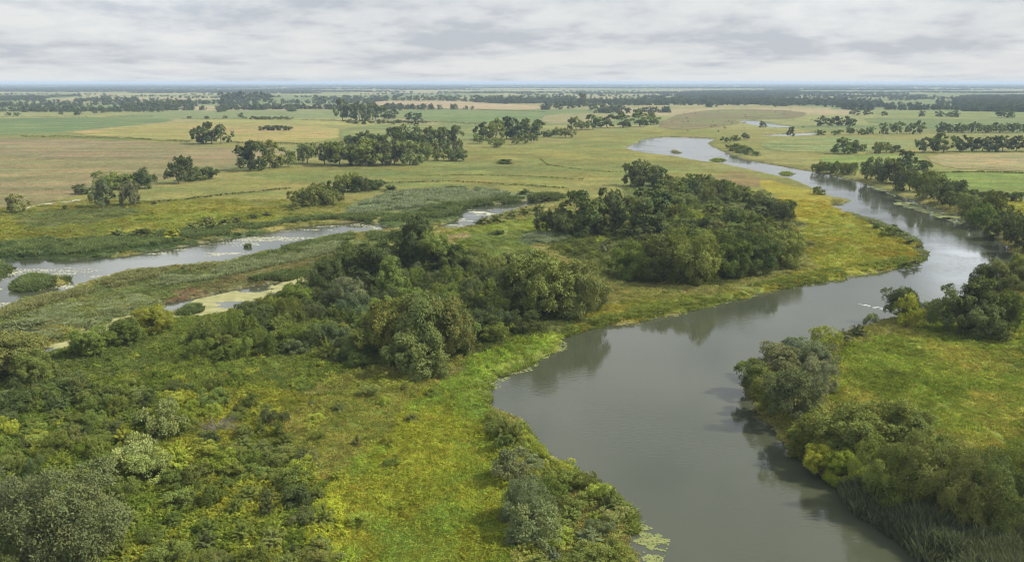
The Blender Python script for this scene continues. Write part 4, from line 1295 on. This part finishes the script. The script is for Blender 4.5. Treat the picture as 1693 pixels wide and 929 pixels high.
# meadow grass and herbs
x, y = in_view(74000, 330, 1010, power=1.0)
sd = water_sd(x, y)
k = (sd > -0.25) & off_fields(x, y)
x, y, sd = x[k], y[k], sd[k]
r = np.hypot(x, y)
z = land_z(x, y, sd)
c = cover(x, y) * rng.uniform(.75, 1.4, (len(x), 1)) * (1 + rng.uniform(-.10, .10, (len(x), 3)))
sz = rng.uniform(.6, 1.15, len(x)) * np.clip(r / 150, .8, 2.6)
scatter("meadow_grass", "rough yellow green meadow grass covering the banks", np.column_stack([x, y, z - .03]), sz, c * 1.30, rng.integers(0, 7, len(x)), TUFTS, zscale=np.clip(150 / r, .35, 1.0))

x, y = in_view(26000, 345, 1010)
sd = water_sd(x, y)
patch = fbm(x / 11, y / 11, 44, 4)
k = (sd > 0.8) & off_fields(x, y) & (patch > .43)
x, y, sd, patch = x[k], y[k], sd[k], patch[k]
r = np.hypot(x, y)
z = land_z(x, y, sd)
c = cover(x, y) * rng.uniform(.7, 1.35, (len(x), 1)) * np.array([1.1, 1.2, 1.0])
sz = rng.uniform(.5, 1.2, len(x)) * np.clip(r / 170, .85, 2.2)
scatter("meadow_herbs", "taller herbs growing in patches over the meadow", np.column_stack([x, y, z - .05]), sz, c, rng.integers(0, 8, len(x)), HERBS, zscale=np.clip(170 / r, .4, 1.0))

# undergrowth
UG = [round_poly(poly(p), 1) for p in ([(-200, 640), (0, 640), (150, 600), (330, 560), (420, 500), (520, 470), (720, 450), (840, 440), (860, 540), (790, 600), (700, 640), (560, 640), (520, 700), (560, 820), (600, 1000), (-300, 1000)],
                                       [(880, 385), (1000, 350), (1040, 300), (1200, 303), (1310, 360), (1330, 440), (1160, 475), (1000, 470)],
                                       [(810, 680), (870, 720), (960, 785), (1040, 845), (1040, 1000), (860, 1000), (830, 800)],
                                       [(1230, 640), (1300, 590), (1420, 560), (1400, 600), (1350, 660), (1500, 740), (1750, 800), (1750, 950), (1560, 930), (1380, 800), (1260, 700)],
                                       [(930, 575), (930, 545), (1000, 520), (1010, 540)], [(780, 590), (850, 555), (925, 560), (880, 595), (800, 640)])]
x, y = in_view(24000, 300, 1010)
m = np.zeros(x.shape, bool)
for P in UG:
    m |= inside(x, y, P)
sd = water_sd(x, y)
m &= (sd > 1.0) & (fbm(x / 8, y / 8, 47, 3) > .40)
x, y, sd = x[m], y[m], sd[m]
z = land_z(x, y, sd)
c = cover(x, y) * np.array([1.35, 1.42, 1.1]) * rng.uniform(.75, 1.45, (len(x), 1))
yel = rng.random(len(x)) < .10
c[yel] = np.array(TINT['y']) * rng.uniform(.8, 1.25, (int(yel.sum()), 1))
r = np.hypot(x, y)
scatter("undergrowth", "dense leafy undergrowth of low bushes and brambles", np.column_stack([x, y, z - .05]), rng.uniform(.6, 1.35, len(x)) * np.clip(r / 170, .85, 1.5), c, rng.integers(0, 7, len(x)), UNDER)

# reed beds
REEDTINT = {'g': (0.20, 0.235, 0.12), 'd': (0.125, 0.165, 0.060), 'b': (0.205, 0.245, 0.145), 'o': (0.19, 0.20, 0.085), 'k': (0.110, 0.132, 0.074)}
BEDS = [
    ("dark green reed belt along the far shore of the backwater", [(-60, 428), (0, 425), (60, 400), (120, 402), (300, 385), (420, 375), (560, 358), (690, 360), (690, 370), (620, 368), (565, 364), (484, 371), (420, 383), (300, 403), (130, 425), (60, 424)], 2400, 'd', .8),
    ("reeds covering the small island in the backwater", [(3, 477), (33, 463), (77, 457), (113, 458), (124, 467), (83, 477), (43, 485)], 700, 'd', .8),
    ("reeds on the little point at the left edge", [(-60, 432), (0, 435), (20, 439), (31, 446), (0, 460), (-60, 470)], 350, 'd', .8),
    ("olive reed belt on the near shore of the backwater", [(0, 530), (12, 514), (92, 498), (135, 483), (175, 466), (245, 452), (350, 443), (350, 450), (240, 467), (150, 490), (60, 515), (0, 535)], 1300, 'o', .7),
    ("dark reeds between the backwater end and the thicket", [(380, 438), (440, 424), (500, 405), (570, 392), (640, 389), (690, 390), (640, 400), (560, 404), (450, 430), (390, 444)], 900, 'd', .65),
    ("pale grey green reed meadow between the two channels", [(250, 470), (350, 448), (460, 428), (560, 405), (620, 400), (560, 420), (450, 445), (360, 465), (260, 480)], 1300, 'g', .7),
    ("pale tussock reeds around the duckweed slough", [(0, 545), (60, 520), (150, 500), (270, 488), (285, 500), (220, 517), (170, 527), (150, 545), (110, 562), (70, 575), (0, 600)], 1500, 'g', .38),
    ("dark reeds on the bank across the duckweed", [(395, 470), (460, 458), (500, 450), (500, 458), (460, 468), (400, 478)], 260, 'd', .9),
    ("dark reed spit inside the duckweed slough", SLISLE, 220, 'd', .7),
    ("wide blue green reed bed behind the bright pond", [(600, 338), (640, 322), (720, 314), (790, 313), (850, 322), (810, 332), (720, 342), (640, 352), (570, 362)], 1500, 'b', .8),
    ("tall dark reeds along the pond's far shore", [(690, 350), (760, 340), (860, 330), (925, 322), (935, 332), (910, 330), (860, 336), (770, 345), (730, 375), (690, 378)], 1200, 'd', 1.0),
    ("blue green reed patch on the clearing", [(860, 394), (930, 388), (945, 398), (900, 408), (870, 406)], 260, 'b', .6),
    ("tall dark blue green reeds along the lower right shore", [(1390, 800), (1450, 820), (1560, 865), (1760, 900), (1760, 1010), (1600, 1000), (1530, 938), (1450, 882), (1400, 840)], 3600, 'k', 1.15),
    ("reeds fringing the meadow shore of the river", [(930, 560), (1000, 536), (1120, 514), (1270, 480), (1400, 458), (1480, 442), (1530, 430), (1530, 424), (1470, 434), (1380, 448), (1260, 472), (1120, 504), (1000, 526), (940, 545)], 1300, 'm', .42),
    ("reeds fringing the narrow upper river", [(1190, 268), (1280, 286), (1350, 306), (1400, 326), (1430, 331), (1400, 330), (1350, 300), (1280, 280), (1190, 264)], 260, 'm', .35),
    ("pale reeds around the outer shore of the yellow meadow", [(1386, 342), (1424, 357), (1476, 373), (1503, 388), (1530, 405), (1535, 425), (1520, 425), (1510, 405), (1480, 385), (1420, 363)], 800, 'g', .6),
    ("low rushes on the small shoals in the upper river", [(1168, 264), (1188, 262), (1210, 265), (1190, 268)], 120, 'm', .22),
    ("rushes on the midstream shoal", [(1281, 287), (1298, 284), (1322, 288), (1300, 292)], 120, 'm', .22),
    ("rushes on the sandy islet by the far bend", [(1100, 250), (1118, 248), (1132, 253), (1118, 256)], 60, 'o', .25),
    ("sedges fringing the little bay below the great willow", [(797, 664), (803, 640), (820, 622), (854, 608), (885, 592), (925, 570), (925, 580), (885, 602), (845, 622), (812, 645), (806, 668)], 420, 'm', .35),
    ("sedges along the water edge of the near river point", [(862, 700), (893, 750), (930, 764), (980, 798), (1040, 834), (1052, 858), (1040, 905), (1036, 940), (1024, 940), (1028, 890), (1030, 850), (960, 802), (885, 760), (850, 705)], 700, 'm', .4),
    ("single reed tuft standing in the backwater", [(404, 407), (417, 406), (418, 409), (405, 410)], 30, 'd', .7),
]
REEDTINT['m'] = (0.175, 0.215, 0.05)
for lab, pts, n, tn, hs in BEDS:
    P = round_poly(poly(pts, 0.3), 1)
    lo, hi = P.min(0), P.max(0)
    px0, px1 = min(p[0] for p in pts) - 5, max(p[0] for p in pts) + 5
    py0, py1 = min(p[1] for p in pts) - 5, max(p[1] for p in pts) + 5
    qx, qy = ground(rng.uniform(px0, px1, n * 14), rng.uniform(py0, py1, n * 14), 0.3)
    k = inside(qx, qy, P)
    qx, qy = qx[k], qy[k]
    k = (fbm(qx / 7, qy / 7, 93, 3) > .43) | (tn == 'k')
    qx, qy = qx[k][:n], qy[k][:n]
    sd = water_sd(qx, qy)
    k = sd > -0.7
    qx, qy, sd = qx[k][:n], qy[k][:n], sd[k][:n]
    if not len(qx):
        continue
    z = np.maximum(land_z(qx, qy, sd), -.25)
    mot = fbm(qx / 3.5, qy / 3.5, 91, 3)
    c = np.array(REEDTINT[tn]) * (0.7 + .6 * mot[:, None]) * rng.uniform(.8, 1.2, (len(qx), 1))
    r = np.hypot(qx, qy)
    scatter("reed_bed", lab, np.column_stack([qx, qy, z]), rng.uniform(.75, 1.2, len(qx)) * np.clip(r / 260, .9, 2.0), c, rng.integers(0, 6, len(qx)), REEDS, zscale=hs * (0.35 + .8 * mot) * rng.uniform(.7, 1.15, len(qx)) * np.clip(260 / r, .5, 1.0))

# far woods and hedgerow trees (thousands, a pixel or two each)
x, y = in_view(110000, 137.2, 186, margin=400, power=1.35)
r = np.hypot(x, y)
ident, edge = patchwork(x, y)
wood = fbm(x / 1100, y / 700, 51, 4)
gap = fbm(x / 260, y / 260, 53, 2)
thr = 0.66 - 0.27 * smooth(3500, 9000, r)
px, py = project(x, y, np.full(x.shape, LAND))
m = (wood > thr) & (r > 2100)
WOODS = [[(1115, 162), (1130, 152), (1320, 149), (1322, 161), (1200, 165)], [(1575, 168), (1590, 160), (1720, 158), (1720, 184), (1620, 184)], [(-20, 163), (60, 160), (80, 163), (60, 166), (-20, 167)], [(1590, 184), (1650, 178), (1720, 176), (1720, 188), (1640, 188)]]
for P in WOODS:
    m |= inside(x, y, poly(P))
x, y = x[m], y[m]
hx, hy = [], []
for _ in range(120):
    ax_, ay_ = in_view(1, 140.5, 188, 250, 1.0)
    ax_, ay_ = float(ax_[0]), float(ay_[0])
    rr_ = math.hypot(ax_, ay_)
    ang = random.gauss(R(9), .12) + (math.pi / 2 if random.random() < .22 else 0)
    L = random.uniform(.05, .30) * rr_
    stp = max(6.5, rr_ * .0035)
    q = np.arange(0, L, stp)
    q = q[vnoise(q / 60, q * 0 + rr_, 19) > .26] + 0
    q = q + rng.normal(0, stp * .4, len(q))
    hx.append(ax_ + np.cos(ang) * q + rng.normal(0, 3, len(q)))
    hy.append(ay_ + np.sin(ang) * q + rng.normal(0, 4, len(q)))
x, y = np.concatenate([x] + hx), np.concatenate([y] + hy)
k = (np.hypot(x, y) > 1450) & off_fields(x, y) & ~inside(x, y, poly([(1080, 222), (1110, 182), (1340, 176), (1420, 184), (1420, 226)]))
x, y = x[k], y[k]
r = np.hypot(x, y)
sc = rng.uniform(.55, 1.1, len(x)) * np.clip(r / 3600, .9, 3.0)
zs = np.clip(2600 / r, .28, 1.0)
c = np.array((0.095, 0.122, 0.060)) * rng.uniform(.7, 1.35, (len(x), 1))
print("far trees", len(x))
band = [(r < 3000, "hedgerow trees and small woods on the far farmland"), ((r >= 3000) & (r < 8000), "hazy woods and hedgerows far across the plain"), (r >= 8000, "blue hazy woods along the horizon")]
for k, lab in band:
    if k.any():
        scatter("far_woods", lab, np.column_stack([x[k], y[k], np.full(int(k.sum()), LAND - 1.0)]), sc[k], c[k], rng.integers(0, 5, int(k.sum())), FARCROWN, zscale=zs[k])
# ragged scrub of the far marsh
x, y = in_view(1500, 176, 236)
MARSH = poly([(1090, 215), (1120, 186), (1230, 176), (1340, 180), (1420, 190), (1350, 222), (1260, 226), (1190, 240), (1170, 226), (1120, 222)])
m = inside(x, y, MARSH) & (water_sd(x, y) > 3) & (fbm(x / 40, y / 25, 58, 3) > .52)
x, y = x[m], y[m]
scatter("marsh_scrub", "ragged scrub scattered over the far brown marsh", np.column_stack([x, y, np.full(len(x), LAND)]), rng.uniform(.8, 2.2, len(x)), np.array((0.07, 0.09, 0.035)) * rng.uniform(.7, 1.4, (len(x), 1)), rng.integers(0, 7, len(x)), UNDER)

# ------------------------------------------------------------------ haze
bpy.ops.mesh.primitive_cube_add(size=1)
hz = bpy.context.object
hz.name = "haze"
hz.data.name = "haze"
ztop = CAMH + 6
hz.scale = (100000, 100000, ztop + 3.0)
hz.location = (0, 0, (ztop - 3.0) / 2)
m, nt, n, l = new_mat("haze air")
out = N(n, 'ShaderNodeOutputMaterial')
pv = N(n, 'ShaderNodeVolumePrincipled')
pv.inputs['Color'].default_value = (0.58, 0.74, 0.96, 1)
pv.inputs['Density'].default_value = 9.5e-5
pv.inputs['Anisotropy'].default_value = 0.0
l.new(pv.outputs[0], out.inputs['Volume'])
hz.data.materials.append(m)
tag(hz, "thin bluish haze filling the air over the plain", None, "stuff")

# ------------------------------------------------------------------ sky and sun
SUN_AZ, SUN_EL = R(90), R(44)
sdir = Vector((math.sin(SUN_AZ) * math.cos(SUN_EL), math.cos(SUN_AZ) * math.cos(SUN_EL), math.sin(SUN_EL)))
w = bpy.data.worlds.new("World")
scene.world = w
w.use_nodes = True
nt = w.node_tree
n, l = nt.nodes, nt.links
n.clear()
out = N(n, 'ShaderNodeOutputWorld')
sky = N(n, 'ShaderNodeTexSky', sky_type='NISHITA', sun_disc=False)
sky.sun_elevation = SUN_EL
sky.sun_rotation = SUN_AZ
bg1 = N(n, 'ShaderNodeBackground')
bg1.inputs[1].default_value = 0.10
l.new(sky.outputs[0], bg1.inputs[0])
tc = N(n, 'ShaderNodeTexCoord')
sep = N(n, 'ShaderNodeSeparateXYZ')
l.new(tc.outputs['Generated'], sep.inputs[0])


def math_(op, a, b=None, c=None):
    k = N(n, 'ShaderNodeMath', operation=op)
    for i, v in enumerate((a, b, c)):
        if v is None:
            continue
        if isinstance(v, (int, float)):
            k.inputs[i].default_value = v
        else:
            l.new(v, k.inputs[i])
    return k.outputs[0]


zz = math_('MAXIMUM', sep.outputs[2], 0.0)
lz = math_('MULTIPLY', math_('LOGARITHM', math_('ADD', zz, 0.035), 2.71828), 2.6)
cmb = N(n, 'ShaderNodeCombineXYZ')
l.new(math_('MULTIPLY', sep.outputs[0], 5.0), cmb.inputs[0])
l.new(math_('MULTIPLY', sep.outputs[1], 5.0), cmb.inputs[1])
l.new(lz, cmb.inputs[2])
n1 = N(n, 'ShaderNodeTexNoise')
n1.inputs['Scale'].default_value = 1.0
n1.inputs['Detail'].default_value = 4
n1.inputs['Roughness'].default_value = 0.45
n1.inputs['Distortion'].default_value = 0.0
l.new(cmb.outputs[0], n1.inputs['Vector'])
# base of the layer: brighter towards the horizon, greyer above
rp = N(n, 'ShaderNodeValToRGB')
els = rp.color_ramp.elements
els[0].position, els[0].color = 0.34, (0.575, 0.582, 0.582, 1)
els[1].position, els[1].color = 0.66, (0.385, 0.41, 0.45, 1)
e2 = els.new(0.50)
e2.color = (0.505, 0.52, 0.54, 1)
hb = N(n, 'ShaderNodeMapRange')
hb.inputs[1].default_value, hb.inputs[2].default_value = 0.0, 0.035
hb.inputs[3].default_value, hb.inputs[4].default_value = -0.12, 0.02
l.new(zz, hb.inputs[0])
cm2 = N(n, 'ShaderNodeCombineXYZ')
l.new(math_('MULTIPLY', sep.outputs[0], 19.0), cm2.inputs[0])
l.new(math_('MULTIPLY', sep.outputs[1], 19.0), cm2.inputs[1])
l.new(math_('MULTIPLY', lz, 2.5), cm2.inputs[2])
n2 = N(n, 'ShaderNodeTexNoise')
n2.inputs['Scale'].default_value = 1.0
n2.inputs['Detail'].default_value = 7
n2.inputs['Roughness'].default_value = 0.58
l.new(cm2.outputs[0], n2.inputs['Vector'])
puff = math_('MULTIPLY_ADD', n2.outputs['Fac'], 0.75, -0.375)
l.new(math_('ADD', math_('ADD', n1.outputs['Fac'], hb.outputs[0]), puff), rp.inputs[0])


def glow(direction, width, amount):
    dt = N(n, 'ShaderNodeVectorMath', operation='DOT_PRODUCT')
    l.new(tc.outputs['Generated'], dt.inputs[0])
    dt.inputs[1].default_value = direction
    k = 1.0 / (2 * (1 - math.cos(R(width))))
    ex = math_('EXPONENT', math_('MULTIPLY', math_('SUBTRACT', 1.0, dt.outputs['Value']), -k * 2))
    return math_('MULTIPLY', ex, amount)


ga, ge = R(27.3), R(10.2)
g2 = (math.sin(ga) * math.cos(ge), math.cos(ga) * math.cos(ge), math.sin(ge))
g3 = (math.sin(R(-22)) * math.cos(R(12)), math.cos(R(-22)) * math.cos(R(12)), math.sin(R(12)))
g4 = (math.sin(R(19)) * math.cos(R(7)), math.cos(R(19)) * math.cos(R(7)), math.sin(R(7)))
up = N(n, 'ShaderNodeMapRange', interpolation_type='SMOOTHSTEP')
up.inputs[1].default_value, up.inputs[2].default_value = 0.10, 0.50
up.inputs[3].default_value, up.inputs[4].default_value = 1.0, 1.55
l.new(zz, up.inputs[0])
br = math_('ADD', math_('ADD', glow(tuple(sdir), 24, 1.1), math_('ADD', math_('ADD', glow(g2, 2.1, 2.6), glow(g4, 3.5, .15)), glow(g3, 5.5, .85))), up.outputs[0])
vm = N(n, 'ShaderNodeVectorMath', operation='SCALE')
l.new(rp.outputs[0], vm.inputs[0])
l.new(br, vm.inputs['Scale'])
bg2 = N(n, 'ShaderNodeBackground')
bg2.inputs[1].default_value = 1.0
l.new(vm.outputs[0], bg2.inputs[0])
mx = N(n, 'ShaderNodeMixShader')
mx.inputs[0].default_value = 0.93
l.new(bg1.outputs[0], mx.inputs[1])
l.new(bg2.outputs[0], mx.inputs[2])
l.new(mx.outputs[0], out.inputs[0])

sl = bpy.data.lights.new("sun", 'SUN')
sl.energy = 4.8
sl.angle = R(5)
sl.color = (1.0, 0.92, 0.75)
so = bpy.data.objects.new("sun", sl)
COL.objects.link(so)
so.rotation_euler = (-sdir).to_track_quat('-Z', 'Y').to_euler()
so.location = (0, 0, 300)

# ------------------------------------------------------------------ camera and render
cd = bpy.data.cameras.new("camera")
cd.angle = HFOV
cd.sensor_fit = 'HORIZONTAL'
cd.clip_end = 200000
cd.clip_start = 0.5
co = bpy.data.objects.new("camera", cd)
COL.objects.link(co)
co.location = (0, 0, CAMH)
co.rotation_euler = (math.pi / 2 - PITCH, 0, 0)
scene.camera = co
scene.render.engine = 'CYCLES'
scene.cycles.max_bounces = 6
scene.cycles.diffuse_bounces = 2
scene.cycles.glossy_bounces = 3
scene.cycles.transmission_bounces = 3
scene.cycles.volume_bounces = 0
scene.cycles.use_denoising = True
scene.cycles.filter_width = 1.2
scene.cycles.sample_clamp_indirect = 6
scene.view_settings.view_transform = 'Standard'
scene.view_settings.look = 'None'
scene.view_settings.exposure = 0.46
scene.view_settings.gamma = 1
scene.view_settings.use_curve_mapping = False
